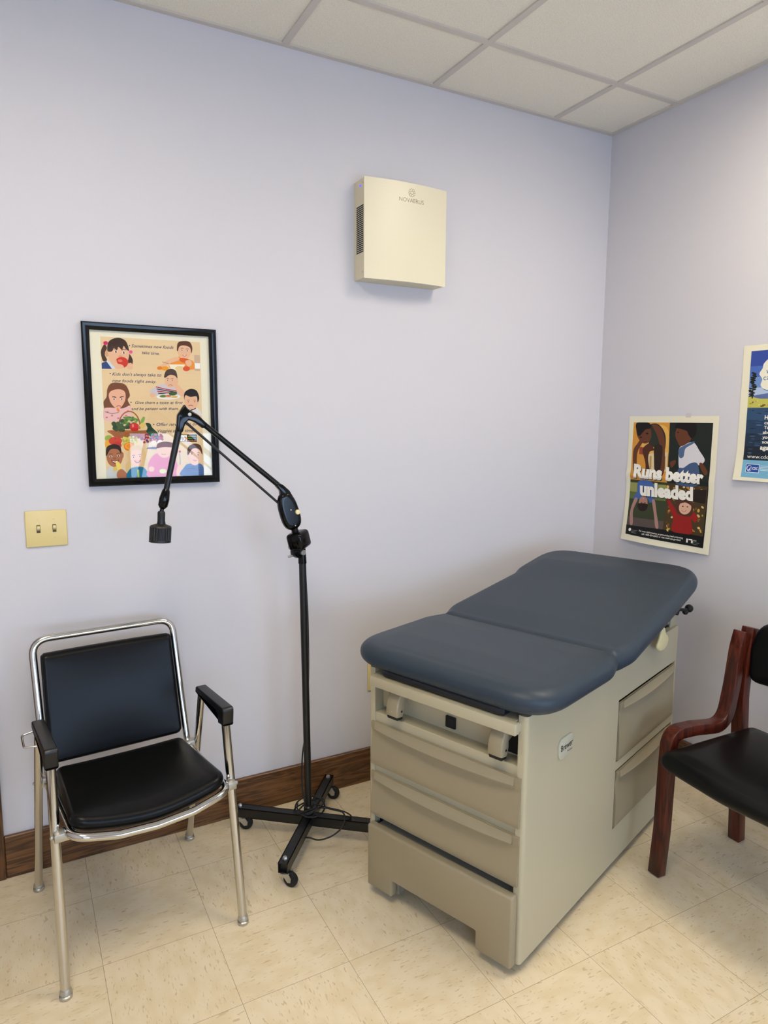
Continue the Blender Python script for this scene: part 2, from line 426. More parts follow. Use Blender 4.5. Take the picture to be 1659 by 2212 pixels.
# ---------------------------------------------------------------- room
struct(B().box((XL - .1, YR - .1, -0.1), (0.1, 0.1, 0)).obj('floor', m_floor, smooth=False))
DX0, DX1, DZ = -3.49, -2.66, 2.06            # doorway in the back wall, left of the casing
b = B()
for lo, hi in (((XL - .1, 0, 0), (DX0, .1, H + .18)), ((DX0, 0, DZ), (DX1, .1, H + .18)), ((DX1, 0, 0), (.1, .1, H + .18))): b.box(lo, hi)
struct(b.obj('wall_back', m_wall, smooth=False))
struct(B().box((0, YR - .1, 0), (.1, 0, H + .18)).obj('wall_right', m_wall, smooth=False))
struct(B().box((XL - .1, YR - .1, 0), (XL, 0, H + .18)).obj('wall_left', m_wall, smooth=False))
b = B(); (A0, A1, A2, A3), (C0, C1_, C2, C3) = WINDOWS; HT = H + .18
for lo, hi in (((XL, YR - .1, 0), (C0, YR, HT)), ((C1_, YR - .1, 0), (A0, YR, HT)), ((A1, YR - .1, 0), (0, YR, HT)),
               ((A0, YR - .1, 0), (A1, YR, A2)), ((A0, YR - .1, A3), (A1, YR, HT)), ((C0, YR - .1, 0), (C1_, YR, C2)), ((C0, YR - .1, C3), (C1_, YR, HT))): b.box(lo, hi)
struct(b.obj('wall_front', m_wall, smooth=False))
# windows (the second one added for its light): frame, mullion, glass
for wi, (WX0, WX1, WZ0, WZ1) in enumerate(WINDOWS):
    wn = bpy.data.objects.new('window_%d' % (wi + 1), None); COL.objects.link(wn); struct(wn); wn.location = ((WX0 + WX1) / 2, YR, WZ0)
    b = B(off=(-(WX0 + WX1) / 2, -YR, -WZ0)); fw = .045
    for lo, hi in (((WX0, YR - .07, WZ0), (WX0 + fw, YR - .02, WZ1)), ((WX1 - fw, YR - .07, WZ0), (WX1, YR - .02, WZ1)), ((WX0, YR - .07, WZ0), (WX1, YR - .02, WZ0 + fw)), ((WX0, YR - .07, WZ1 - fw), (WX1, YR - .02, WZ1)),
                   (((WX0 + WX1) / 2 - .02, YR - .07, WZ0), ((WX0 + WX1) / 2 + .02, YR - .02, WZ1))): b.box(lo, hi)
    b.obj('window_frame', m_oak_z, wn, smooth=False)
    B(off=(-(WX0 + WX1) / 2, -YR, -WZ0)).box((WX0 + fw, YR - .05, WZ0 + fw), (WX1 - fw, YR - .046, WZ1 - fw)).obj('window_pane', m_wglass, wn, smooth=False)
# door in the back wall, mostly out of frame; only its casing edge shows
dr = bpy.data.objects.new('door_1', None); COL.objects.link(dr); struct(dr); dr.location = ((DX0 + DX1) / 2, 0, 0)
do = (-(DX0 + DX1) / 2, 0, 0)
B(off=do).box((DX0 + .004, .03, .006), (DX1 - .004, .07, DZ - .004)).obj('door_slab', m_oak_z, dr, smooth=False)
B(off=do).cyl((DX0 + .07, .03, 1.0), (DX0 + .07, -.02, 1.0), .012).ball((DX0 + .07, -.045, 1.0), .027).obj('door_knob', m_zinc, dr)
CW = 0.087
b = B()
b.box((DX1, -.02, 0), (DX1 + CW, 0, DZ + CW), .004).box((DX0 - CW, -.02, 0), (DX0, 0, DZ + CW), .004).box((DX0, -.02, DZ), (DX1, 0, DZ + CW), .004)
struct(b.obj('trim_1', m_oak_z, smooth=False))
# baseboards: 15 cm oak with a small eased top
def baseboard(name, m, lo, hi): struct(B().box(lo, hi, .003, 1).obj(name, m, smooth=False))
BH, BT = .146, .016
baseboard('baseboard_back', m_oak, (DX1 + CW, -BT, 0), (0, 0, BH))
baseboard('baseboard_right', m_oak_y, (-BT, YR, 0), (0, -BT, BH))
baseboard('baseboard_left', m_oak_y, (XL, YR, 0), (XL + BT, 0, BH))
baseboard('baseboard_front', m_oak, (XL + BT, YR, 0), (-BT, YR + BT, BH))
# suspended ceiling: tiles plus T-bar grid; first row 0.358 m deep, then 2x4 ft tiles
C1, D1, A = .3494, .358, .6096
xs = []; x = -C1
while x > XL: xs.append(x); x -= A
ys = []; y = -D1
while y > YR: ys.append(y); y -= A
LIGHTS = [(1, 2), (1, 3), (4, 2), (4, 3)]       # tile column / row holding a troffer
holes = []
b = B()
xe = [0] + xs + [XL]; ye = [0] + ys + [YR]
for i in range(len(xe) - 1):
    for j in range(len(ye) - 1):
        x1, x0, y1, y0 = xe[i], xe[i + 1], ye[j], ye[j + 1]
        if (i, j) in LIGHTS: holes.append((x0, x1, y0, y1)); continue
        b.box((x0 + .006, y0 + .006, H + .004), (x1 - .006, y1 - .006, H + .02), .0015, 1)
b.box((XL, YR, H + .14), (0, 0, H + .15))
struct(b.obj('ceiling', m_tile, smooth=False))
b = B(); tw = .012
for x in xs: b.box((x - tw, YR, H - .002), (x + tw, 0, H + .008))
for y in ys:
    for i in range(len(xe) - 1): b.box((xe[i + 1] + tw, y - tw, H - .002), (xe[i] - (tw if i else 0), y + tw, H + .008))
# wall angle
b.box((XL, -.02, H - .003), (0, 0, H + .004)).box((-.02, YR, H - .003), (0, -.02, H + .004)).box((XL, YR, H - .003), (XL + .02, -.02, H + .004)).box((XL, YR, H - .003), (0, YR + .02, H + .004))
struct(b.obj('trim_2', m_white, smooth=False))
m_diff = mat('lit_diffuser', LAMP_COL, .5, emit=LAMP_STRENGTH, linear=True)
LB = ['recessed fluorescent ceiling light above the exam table side', 'recessed fluorescent ceiling light above the steel chair side']
for k, ci in enumerate((1, 4)):
    x1, x0 = xe[ci], xe[ci + 1]; y1, y0 = ye[2], ye[4]
    t = thing('ceiling_light', LB[k], 'light', ((x0 + x1) / 2, (y0 + y1) / 2, H), 0, 'recessed ceiling lights')
    o_ = (-(x0 + x1) / 2, -(y0 + y1) / 2, -H)
    b = B(off=o_)
    for lo, hi in (((x0 + .004, y0 + .004, H - .004), (x0 + .03, y1 - .004, H + .09)), ((x1 - .03, y0 + .004, H - .004), (x1 - .004, y1 - .004, H + .09)), ((x0 + .03, y0 + .004, H - .004), (x1 - .03, y0 + .03, H + .09)), ((x0 + .03, y1 - .03, H - .004), (x1 - .03, y1 - .004, H + .09))): b.box(lo, hi)
    b.obj('frame', m_white, t, smooth=False)  # deep sides shaped to keep light off the top of the walls
    B(off=o_).box((x0 + .03, y0 + .03, H + .075), (x1 - .03, y1 - .03, H + .08)).obj('diffuser', m_diff, t, smooth=False)
# ---------------------------------------------------------------- exam table
ud_ = 19.887
TX, TY, TH = -1.3412, -1.1213, math.radians(ud_)
LX, LY = .55, .28
tb = thing('exam_table', 'taupe medical exam table with a slate blue cushion, drawers and a step, in the corner', 'exam table',
           (TX + LX * math.cos(TH) - LY * math.sin(TH), TY + LX * math.sin(TH) + LY * math.cos(TH), 0), TH)
OT = (-LX, -LY, 0)
def T_(): return B(off=OT)
# side panels: outer front corner rounded, openings for the two side drawers on the near side
rf = [(p.x, p.y) for p in fillet([(.0, .026, 0), (.0, .0, 0), (.05, .0, 0)], [0, .024, 0], 8)]
def band(b, x0, x1, z0, z1, front):
    if front: b.prism(rf + [(x1, 0), (x1, .022), (.012, .022)], 2, z0, z1)
    else: b.box((x0, 0, z0), (x1, .022, z1))
b = T_()
SX0, SX1 = .583, 1.092
for z0, z1, full in ((.032, .158, 1), (.158, .365, 0), (.365, .394, 1), (.394, .607, 0), (.607, .742, 1)):
    if full: band(b, 0, 1.106, z0, z1, True)
    else: band(b, 0, SX0, z0, z1, True); b.box((SX1, 0, z0), (1.106, .022, z1))
b.obj('side_panel', m_shell, tb, angle=30)
lf = [(x, .5607 - y) for x, y in rf]
T_().prism([(1.106, .5607), (1.106, .5387), (.012, .5387)] + lf, 2, .032, .742).obj('side_panel', m_shell, tb, angle=30)
b = T_()
b.box((.06, .023, .065), (1.10, .5377, .565)).box((.0045, .0225, .565), (1.10, .538, .598), .002).box((.031, .023, .10), (.06, .5377, .255)).box((1.08, .023, .565), (1.10, .5377, .742))
b.box((.0045, .0225, .40), (.06, .538, .432), .001).box((.008, .0225, .2465), (.06, .538, .2625), .001)
b.box((.052, .0225, .598), (.056, .538, .742)).box((.05, .0225, .598), (.07, .046, .68)).box((.04, .512, .605), (.06, .538, .66), .002)
b.obj('carcass', m_shell, tb, smooth=False)
T_().box((.028, .0225, .10), (.0305, .538, .247)).obj('step_gap_shade', m_dark, tb, smooth=False)  # dark sheet put in for the shade in the gap above the step
T_().box((.0455, .024, .606), (.051, .092, .668)).obj('opening_shade', m_dark, tb, smooth=False)  # dark box put in for the shade of a hole
T_().box((.0455, .468, .615), (.051, .505, .662)).obj('opening_shade', m_dark, tb, smooth=False)  # same dark stand-in for shade, far end
T_().box((.045, .262, .610), (.052, .297, .645), .002).box((.043, .267, .615), (.046, .292, .640), .001).obj('power_socket', m_dark, tb)
# pull-out tray with a thick front rail, dark leg pad lying on it
T_().box((-.034, .016, .697), (-.012, .529, .729), .003).box((-.012, .03, .722), (.30, .532, .728)).box((-.02, .018, .70), (.03, .026, .724), .001).obj('tray', m_cream if False else m_shell, tb)
b = T_(); pad_mesh(b, rounded([(-.02, .06, .02), (.36, .06, .02), (.36, .50, .02), (-.02, .50, .02)]), .012, .013, (.1, .28), (.3, .28), step=.02, inner=4, nphi=4)
for v in b.bm.verts: v.co.z += .742
b.obj('leg_pad', mat('dark_navy_vinyl', (22, 25, 32), .4), tb)
def stirrup(y):
    out = [(.045, .700), (.014, .700), (-.004, .690), (-.016, .674), (-.023, .655), (-.026, .635), (-.025, .618), (.003, .614), (.012, .635), (.012, .655), (.045, .668)]
    o = T_().prism(out, 1, y - .0225, y + .0225, .004).obj('stirrup', m_drawer, tb, angle=50)
    T_().prism([(-.024, .618), (-.020, .608), (.006, .607), (.004, .615)], 1, y - .020, y + .020, .002).obj('rubber_tip', m_rubber, o)
    T_().cyl((-.004, y - .0225, .634), (-.004, y - .0236, .634), .0035, 12).obj('bolt', m_dark, o)
    return o
stirrup(.446); stirrup(.082)

def drawer(name, w, z0, z1, put, prof_step=28):
    """front panel with a bowed pull lip along its top; put(s, d, z) -> local point"""
    def sweep(prof, name, m, par, e0=0.0, e1=0.0):
        b = B(); rows = []
        for i in range(prof_step + 1):
            s_ = e0 + (w - e0 - e1) * i / prof_step; k = 1 - (2 * s_ / w - 1) ** 2
            rows.append([b.bm.verts.new(put(s_, d, z)) for d, z in prof(k)])
        n = len(rows[0])
        for a, c in zip(rows, rows[1:]):
            for j in range(n): b.bm.faces.new((a[j], a[(j + 1) % n], c[(j + 1) % n], c[j]))
        b.bm.faces.new(rows[0]); b.bm.faces.new(rows[-1][::-1])
        b.off = Vector(OT); return b.obj(name, m, par, angle=35)
    def body(k):
        zl = z1 - .020 - .004 * k; mid = (zl + z0) / 2
        return [(0, z1 - .001), (.008, z1 - .002), (.008, zl), (.004, zl - .012), (.003, zl - .022), (.006, zl - .05), (.010, mid - .01), (.0115, z0 + .02), (.011, z0 + .003), (.009, z0), (0, z0)]
    o = sweep(body, name, m_drawer, tb)
    def lip(k):
        zl = z1 - .020 - .004 * k; k = k ** .7
        return [(.007, z1 - .001), (.0115, z1), (.0120, z1 - .003), (.0105 + .0165 * k, zl + .0014), (.0115 + .018 * k, zl), (.011 + .018 * k, zl - .0018), (.006 + .004 * k, zl - .005), (.007, zl - .008)]
    sweep(lip, 'handle', m_drawer, o, .018, .018)
    return o
fr_put = lambda s_, d, z: Vector((-d + .002, .012 + s_, z))
drawer('drawer', .534, .430, .571, fr_put)['label'] = 'upper front drawer'
drawer('drawer', .534, .262, .406, fr_put)['label'] = 'lower front drawer'
sd_put = lambda s_, d, z: Vector((SX0 + .009 + s_, .004 - d * .8, z))
drawer('drawer', .494, .399, .598, sd_put)['label'] = 'upper side drawer'
drawer('drawer', .494, .163, .358, sd_put)['label'] = 'lower side drawer'
T_().box((SX0 - .002, .0222, .158), (SX1 + .002, .024, .607)).obj('drawer_gap_shade', m_dark, tb, smooth=False)  # dark sheet put in for the shade in the gaps round the side drawers
# step front with the cut-out, its tray edge behind
o2 = [(.011, .030), (.011, .240), (.540, .237), (.540, .030), (.438, .030), (.438, .084), (.127, .086), (.127, .030)]
o2 = [(y, z) for y, z in o2]
b = T_().prism(o2, 0, -.030, .0, .007, 3)
b.obj('step_front', m_drawer, tb, angle=50)
T_().box((-.002, .03, .215), (.05, .52, .230)).box((-.004, .428, .032), (.03, .438, .10)).box((-.004, .127, .032), (.03, .137, .10)).box((-.004, .127, .085), (.03, .438, .10)).obj('step_tray', mat('grey_tray_plastic', (132, 128, 116), .5), tb, smooth=False)
for x, y in ((.10, .03), (1.0, .03), (.10, .53), (1.0, .53), (.5, .28)):
    T_().lathe([(.012, 0), (.014, .003), (.014, .012), (.006, .014), (.006, .10)], (x, y, 0), n=16).obj('leveling_foot', m_rubber, tb)
# badge
bd = [(p[0], p[1]) for p in rounded([(.172, .556, .026), (.262, .556, .026), (.262, .618, .026), (.172, .618, .026)])]
bad = T_().prism(bd, 1, -.0045, .0005, .0015).obj('badge', mat('pale_grey_badge', (196, 192, 170), .3), tb)
pr = Print(lambda x, y: (x, y))
pr.text('Brewer', (.184, .581), (.254, .581), .026, (12, 12, 14), bold=.01, ydown=False); pr.text('Access', (.222, .568), (.252, .568), .009, (60, 60, 60), ydown=False)
o = pr.obj('badge_lettering', bad); o.rotation_euler = (PI / 2, 0, 0); o.location = (OT[0], OT[1] - .0047, 0)
# cushions
def crease(u): return 0
def bend(x, y, z):
    if x > .45: return (x, y, z + .178 * (x - .45))
    return (x, y, z)
HINGE = .445
b = T_()
seat = rounded([(-.032, -.068, .14), (HINGE - .08, -.072, .1), (HINGE + .012, -.046, .03), (HINGE + .012, .612, .03), (HINGE - .08, .640, .1), (-.032, .638, .14)])
pad_mesh(b, seat, .046, .037, (.12, .28), (.30, .28), top=lambda x, y: .011 * max(0, 1 - ((y - .28) / .31) ** 2) ** .5 * max(0, min(1, (x - .01) / .12, (.42 - x) / .1)) ** .6, deform=lambda x, y, z: (x, y, z + .780 - (.006 if False else 0)), step=.014, inner=12)
b.obj('seat_cushion', m_slate, tb, angle=80)
b = T_()
back = rounded([(HINGE - .012, -.046, .03), (HINGE + .08, -.072, .1), (.95, -.062, .3), (1.222, -.052, .18), (1.218, .600, .17), (.95, .612, .3), (.90, .597, .1), (HINGE + .08, .640, .1), (HINGE - .012, .612, .03)])
def head_roll(x, y): return (.006 + .010 * math.exp(-((x - 1.03) / .11) ** 2)) * max(0, 1 - ((y - .28) / .31) ** 2) ** .5 * max(0, min(1, (x - HINGE - .03) / .1, (1.18 - x) / .14)) ** .7
pad_mesh(b, back, .040, .037, (.62, .28), (1.0, .28), top=head_roll, deform=lambda x, y, z: (x, y, z + .780 + .190 * max(0, x - HINGE - .03)), step=.014, inner=14)
b.obj('backrest_cushion', m_slate, tb, angle=80)
# frame under the cushions
b = T_(); b.box((.02, .05, .736), (HINGE - .03, .51, .746))
rb = Matrix.Rotation(-math.atan(.182), 3, 'Y')
b.box((0, .06, -.012), (.66, .50, 0), 0, rot=rb, loc=(HINGE + .02, 0, .744))
b.obj('cushion_frame', m_blackmat, tb, smooth=False)
T_().tube([(.9, .10, .70), (1.0, .10, .83)], .009).obj('backrest_prop', m_zinc, tb)
T_().tube([(.9, .46, .70), (1.0, .46, .83)], .009).obj('backrest_prop', m_zinc, tb)
# release paddle on its stem, near side
pd = [(.845, 0.793), (.862, 0.798), (.872, 0.791), (.884, 0.768), (.905, 0.756), (.914, 0.741), (.90, 0.720), (.87, 0.712), (.838, 0.716), (.815, 0.730), (.812, 0.745), (.828, 0.760), (.840, 0.778)]
b = T_(); b.prism([(p[0], p[1]) for p in [(x, z) for x, z in pd]], 1, -.034, -.024, .004, 3).obj('release_handle', m_yel, tb)
T_().tube([(.86, -.029, .785), (.862, -.027, .80), (.87, .02, .812)], .0035).obj('handle_stem', m_cream, tb)
# rear: paper roll hanger and its black knobs
b = T_(); b.prism([(1.05, .742), (1.106, .742), (1.118, .80), (1.10, .83), (1.07, .83), (1.055, .80)], 1, .010, .016, .001)
b.obj('roll_hanger', m_shell, tb)
T_().cyl((1.09, .012, .80), (1.09, -.002, .80), .016).obj('hanger_cap', m_dark, tb)
b = T_(); b.tube([(1.10, .02, .80), (1.15, -.012, .795)], .006).ball((1.150, -.008, .786), .011).ball((1.178, -.012, .795), .0155)
b.obj('adjusting_knob', m_rubber, tb)

# ---------------------------------------------------------------- steel armchair
ch = thing('steel_armchair', 'chrome tube armchair with black vinyl seat and back, below the framed poster', 'chair', (-2.214, -.342, 0), math.radians(5.5))
HW = .211
path = [(-HW, -.262, .440), (0, -.275, .425), (HW, -.262, .440), (HW + .002, .125, .422), (HW - .006, .228, .830), (-HW - .012, .228, .830), (-HW - .006, .125, .422)]
P0 = fillet([path[0], (-.1, -.275, .418), (0, -.278, .413), (.1, -.275, .418), path[2], path[3], path[4], path[5], path[6]], [.05, .1, .1, .1, .05, .045, .05, .05, .045], 8, True)
B().tube(P0, .0112, closed=True).obj('tube_frame', m_chrome, ch, angle=180)
# back pad
b = B()
bo = rounded([(-.202, 0, .022), (.203, 0, .022), (.200, .32, .014), (-.198, .32, .014)])
pad_mesh(b, bo, .015, .019, (-.04, .16), (.04, .16), top=lambda x, y: .009 * max(0, 1 - (x / .185) ** 2) * max(0, 1 - ((y - .16) / .15) ** 2), step=.012,
         deform=lambda x, y, z: (x - .006, .136 + (y / .32) * .082 - z - .006 + .026 * (1 - (x / .2) ** 2) * (0.75 - .4 * y / .32), .468 + y - .010 * (1 - (x / .2) ** 2) * (1 - y / .32)))
b.obj('backrest', m_vinyl, ch, angle=80)
b = B()
so = rounded([(-.196, .122, .03), (-.212, -.25, .05), (0, -.268, .6), (.212, -.25, .05), (.194, .122, .03)])
def sdef(x, y, z):
    t = max(0, min(1, (.128 - y) / .37)); sg = 1 - (x / .205) ** 2
    return (x, y, z + .440 + .024 * t - .030 * sg * (0.1 + .9 * t))
pad_mesh(b, so, .020, .022, (-.04, -.06), (.04, -.06), top=lambda x, y: .012 * max(0, 1 - (x / .19) ** 2) ** .5 * max(0, 1 - ((y + .07) / .18) ** 2) ** .5, step=.012, deform=sdef)
b.obj('seat', m_vinyl, ch, angle=80)
for sx in (-1, 1):
    X = .2455 * sx
    for nm, top_, ft in (('front', (X * .97, -.168, .622), (X, -.254, .012)), ('rear', (X * .97, .040, .625), (X, .245, .012))):
        lg = B().tube([ft, top_], .0128 if nm == 'front' else .0118, n=16).obj('leg', m_chrome, ch)
        lg['label'] = nm + ' chrome leg'
        B().lathe([(.011, 0), (.0165, .002), (.0165, .008), (.0125, .011), (.0155, .015), (.0145, .022), (.0128, .026)], (ft[0], ft[1], 0), n=20).obj('foot_glide', m_zinc, lg)
    # arm tube joining the legs under the cap
    B().tube(fillet([(X * .97, -.155, .61), (X * .97, -.168, .638), (X * .97, .035, .632), (X * .97, .040, .61)], [0, .012, .012, 0], 6), .0112).obj('arm_tube', m_chrome, ch)
    ac = [(p.x, p.y) for p in fillet([(-.150, .600, 0), (-.192, .604, 0), (-.199, .660, 0), (.050, .648, 0), (.054, .626, 0), (-.135, .632, 0), (-.150, .622, 0)], [.003, .003, .012, .012, .003, .02, .01], 5, True)]
    B().prism(ac, 0, X * .97 - .017, X * .97 + .017, .004, 3).obj('armrest', m_blackmat, ch, angle=50)
    for x0_, y0_, y1_, z0_, z1_ in ((HW, -.229, -.199, .418, .440), (HW - .01, .10, .128, .412, .440)):
        bk = B().box((min(X, x0_ * sx) - .001, y0_, z0_), (max(X, x0_ * sx) + .001, y1_, z1_), .002).obj('seat_bracket', m_zinc, ch)
        B().ball((X * .982 + .0095 * sx, (y0_ + y1_) / 2, (z0_ + z1_) / 2), .0055).obj('bolt', m_zinc, bk)
for sx in (-1, 1):
    B().box((min(.19 * sx, .215 * sx), -.19, .412), (max(.19 * sx, .215 * sx), .11, .418), .001).obj('side_rail', m_zinc, ch)
B().tube(fillet([(-.2455, .045, .618), (-.282, .045, .612), (-.282, -.005, .596), (-.2455, -.012, .596)], [0, .008, .008, 0], 5), .0030, n=10).obj('ganging_hook', m_chrome, ch)

# ---------------------------------------------------------------- wooden armchair, right edge
wc = thing('wooden_armchair', 'mahogany-stained bentwood armchair with black seat, beside the exam table', 'chair', (-.47, -1.27, 0), 0)
OW = (.47, 1.27, 0)
def strip(path, t):
    P = [Vector((p[0], p[1])) for p in path]; Lf, Rt = [], []
    for i in range(len(P)):
        d = (P[min(i + 1, len(P) - 1)] - P[max(i - 1, 0)]).normalized(); n_ = Vector((-d.y, d.x)) * (t[i] if isinstance(t, list) else t) / 2
        Lf.append(tuple(P[i] + n_)); Rt.append(tuple(P[i] - n_))
    return Lf + Rt[::-1]
def p2(pts, r, n=8): return [(p.x, p.z) for p in fillet([(x, 0, z) for x, z in pts], r, n)]
arm_p = p2([(-.655, .002), (-.641, .16), (-.637, .36), (-.632, .492), (-.52, .486), (-.36, .462), (-.330, .60), (-.312, .73), (-.294, .788)], [0, .5, .5, .048, .3, .085, .3, .2, 0])
post_p = p2([(-.238, .002), (-.248, .15), (-.264, .38), (-.277, .56), (-.268, .70), (-.248, .796)], [0, .5, .5, .3, .3, 0])
for y0 in (-1.019, -1.575):
    lb = 'far' if y0 > -1.2 else 'near'
    B(off=OW).prism(strip(arm_p, .037), 1, y0, y0 + .044, .003).obj('arm', m_mahog, wc, angle=35)
    B(off=OW).prism(strip(post_p, .036), 1, y0, y0 + .044, .003).obj('rear_leg', m_mahog, wc, angle=35)
B(off=OW).box((-.622, -1.531, .375), (-.60, -1.019, .41), .003).obj('seat_rail', m_mahog, wc)
B(off=OW).box((-.30, -1.531, .385), (-.278, -1.019, .42), .003).obj('seat_rail', m_mahog, wc)
b = B(off=OW)
pad_mesh(b, rounded([(-.735, -1.028, .055), (-.76, -1.28, .5), (-.735, -1.525, .055), (-.255, -1.525, .04), (-.255, -1.028, .04)]), .034, .029, (-.55, -1.28), (-.4, -1.28), top=lambda x, y: dome(x, y, -.72, -.29, -1.495, -1.06, .014), step=.014,
         deform=lambda x, y, z: (x, y, z + .436 - .02 * (x + .5)))
b.obj('seat', m_vinyl, wc, angle=80)
b = B(off=OW)
pad_mesh(b, rounded([(-1.518, .0, .05), (-1.020, .0, .04), (-1.012, .12, .1), (-1.035, .215, .06), (-1.49, .215, .06), (-1.522, .13, .1)]), .018, .020, (-1.35, .1), (-1.2, .1), top=lambda x, y: dome(x, y, -1.505, -1.045, .018, .2, .008), step=.012,
         deform=lambda x, y, z: (-.266 + y * .10 - z + .03 * (1 - ((x + 1.275) / .25) ** 2), x, .612 + y))
b.obj('backrest', m_vinyl, wc, angle=80)
# ---------------------------------------------------------------- floor lamp
CX, CY = -1.607, -.262
lp = thing('exam_lamp', 'black jointed exam lamp on a four-wheeled cross base, between chair and table', 'lamp', (CX, CY, 0), 0)
OL = (-CX, -CY, 0)
def L_(): return B(off=OL)
aA, aB = math.radians(51), math.radians(-39)
def arm_dir(a): return Vector((math.cos(a), math.sin(a), 0))
b = L_()
HLN = .285
for a in (aA, aB):
    R3 = Matrix.Rotation(a, 3, 'Z')
    # open rectangular steel channel: four walls so the tube ends read as hollow
    for lo, hi in (((-HLN, -.0165, .0855), (HLN, .0165, .0885)), ((-HLN, -.0165, .053), (HLN, .0165, .056)), ((-HLN, -.0165, .053), (HLN, -.0135, .0885)), ((-HLN, .0135, .053), (HLN, .0165, .0885))):
        b.box(lo, hi, 0, rot=R3, loc=(CX, CY, 0.0008 if a == aB else 0))
    b.box((-HLN + .012, -.0135, .056), (-HLN + .02, .0135, .0855), rot=R3, loc=(CX, CY, 0)); b.box((HLN - .02, -.0135, .056), (HLN - .012, .0135, .0855), rot=R3, loc=(CX, CY, 0))
b.box((CX - .022, CY - .022, .0885), (CX + .022, CY + .022, .093), .002)
b.obj('base', m_blackmat, lp, smooth=False)
for a, s_, face in ((aA, -1, -52), (aA, 1, -35), (aB, -1, -28), (aB, 1, 60)):
    p = Vector((CX, CY, 0)) + arm_dir(a) * s_ * (HLN - .022); fa = math.radians(face); dv = Vector((math.cos(fa), math.sin(fa), 0)); nv = Vector((-dv.y, dv.x, 0))
    if (a, s_) == (aB, 1): dv = Vector((-.8, -.6, 0)); nv = Vector((-dv.y, dv.x, 0))
    wc_ = p + dv * .021 + Vector((0, 0, .0250))
    cs = L_()
    cs.lathe([(.019, .045), (.019, .0475), (.015, .0475), (.015, .053)], (p.x, p.y, 0), n=24)
    for q in (-1, 1):
        o0 = p + nv * q * .0115
        pts = [(-.015, .047), (.020, .047), (.029, .034), (.027, .020), (.016, .018), (.0, .036)]
        va = [cs.bm.verts.new((o0.x + dv.x * x, o0.y + dv.y * x, z)) for x, z in pts]; vb = [cs.bm.verts.new((o0.x + dv.x * x + nv.x * q * .002, o0.y + dv.y * x + nv.y * q * .002, z)) for x, z in pts]
        cs.bm.faces.new(va); cs.bm.faces.new(vb[::-1])
        for k in range(6): cs.bm.faces.new((va[k], vb[k], vb[(k + 1) % 6], va[(k + 1) % 6]))
    cs.cyl(wc_ - nv * .015, wc_ + nv * .015, .003, 10)
    RC = Matrix((dv, nv, Vector((0, 0, 1)))).transposed()
    cs.box((-.016, -.0135, .044), (.020, .0135, .048), .001, 1, rot=RC, loc=(p.x, p.y, 0))
    co = cs.obj('caster', m_zinc, lp)
    L_().lathe([(.005, .0), (.0085, .0), (.0085, .006), (.006, .009), (.002, .0095)], (p.x, p.y, .0885), n=6).obj('bolt', m_zinc, co)
    L_().lathe([(.018, -.009), (.0235, -.0075), (.0250, -.003), (.0250, .003), (.0235, .0075), (.018, .009)], wc_, nv, 28).obj('wheel', m_rubber, co)
b = L_(); b.tube([(CX, CY, .09), (CX - .006, CY, .5), (-1.621, CY, 1.03)], .0125, n=20)
b.lathe([(.018, 0), (.018, .03), (.0135, .034)], (CX, CY, .09))
b.obj('pole', m_blackmat, lp)
LYp = -.265
def J(x, z, dy=0): return (x, LYp + dy, z)
b = L_(); b.tube([(-1.621, CY, 1.015), (-1.624, CY, 1.10)], .0145, radii=[.0145, .0120])
b.lathe([(.008, -.014), (.021, -.012), (.023, 0), (.021, .012), (.008, .014)], J(-1.640, 1.058), (0.35, -1, 0), 24)
b.obj('pivot_joint', m_black, lp)
L_().cyl(J(-1.628, 1.056, -.010), J(-1.6245, 1.056, -.022), .0095, 18, .002).obj('clamp_screw', m_zinc, lp)
L_().cyl(J(-1.655, 1.072), J(-1.672, 1.076, -.002), .005, 10).obj('clamp_screw', m_zinc, lp)
L_().cyl(J(-1.655, 1.046), J(-1.674, 1.043, -.002), .004, 10).obj('clamp_screw', m_zinc, lp)
# transformer box, leaning and turned edge-on
R3 = Matrix.Rotation(math.radians(-14), 3, 'Y') @ Matrix.Rotation(math.radians(38), 3, 'Z')
b = L_(); b.box((-.034, -.030, -.030), (.034, .030, .030), .013, 5, rot=R3, loc=J(-1.636, 1.098, -.004))
b.box((-.0345, -.012, -.0215), (.0345, .012, .0215), .003, 2, rot=R3, loc=J(-1.636, 1.098, -.004))
b.obj('transformer_box', m_black, lp)
L_().tube([J(-1.646, 1.122), J(-1.652, 1.146)], .012).obj('swivel_neck', m_black, lp)
# spring housing: flat egg shape
ov = []
for i in range(40):
    a = 2 * PI * i / 40; c_, s__ = math.cos(a), math.sin(a); rx = .0345 * (1 - .10 * s__); ry = .066
    ov.append((math.copysign(abs(c_) ** .75, c_) * rx, math.copysign(abs(s__) ** .75, s__) * ry))
b = L_(); pad_mesh(b, ov, .012, .017, (0, -.02), (0, .02), step=.005, inner=5, nphi=5)
R3 = Matrix.Rotation(math.radians(-17), 3, 'Y') @ Matrix.Rotation(PI / 2, 3, 'X')
for v in b.bm.verts: v.co = R3 @ v.co + Vector(J(-1.669, 1.199))
hs = b.obj('spring_housing', m_black, lp, angle=80)
L_().lathe([(.0075, 0), (.0085, .004), (.0075, .010), (.004, .011)], J(-1.645, 1.196, -.014), (0, -1, 0), 20).obj('tension_knob', m_yel, hs)
L_().ball(J(-1.668, 1.204, -.0175), .003).obj('screw', m_zinc, hs)
L_().ball(J(-1.652, 1.150, -.015), .003).obj('screw', m_zinc, hs)
b = L_(); b.prism([(-1.715, 1.284), (-1.707, 1.297), (-1.690, 1.288), (-1.668, 1.268), (-1.655, 1.245), (-1.680, 1.240), (-1.700, 1.256), (-1.700, 1.268)], 1, LYp - .012, LYp + .012, .004, 3)
b.obj('arm_bracket', m_black, lp, angle=50)
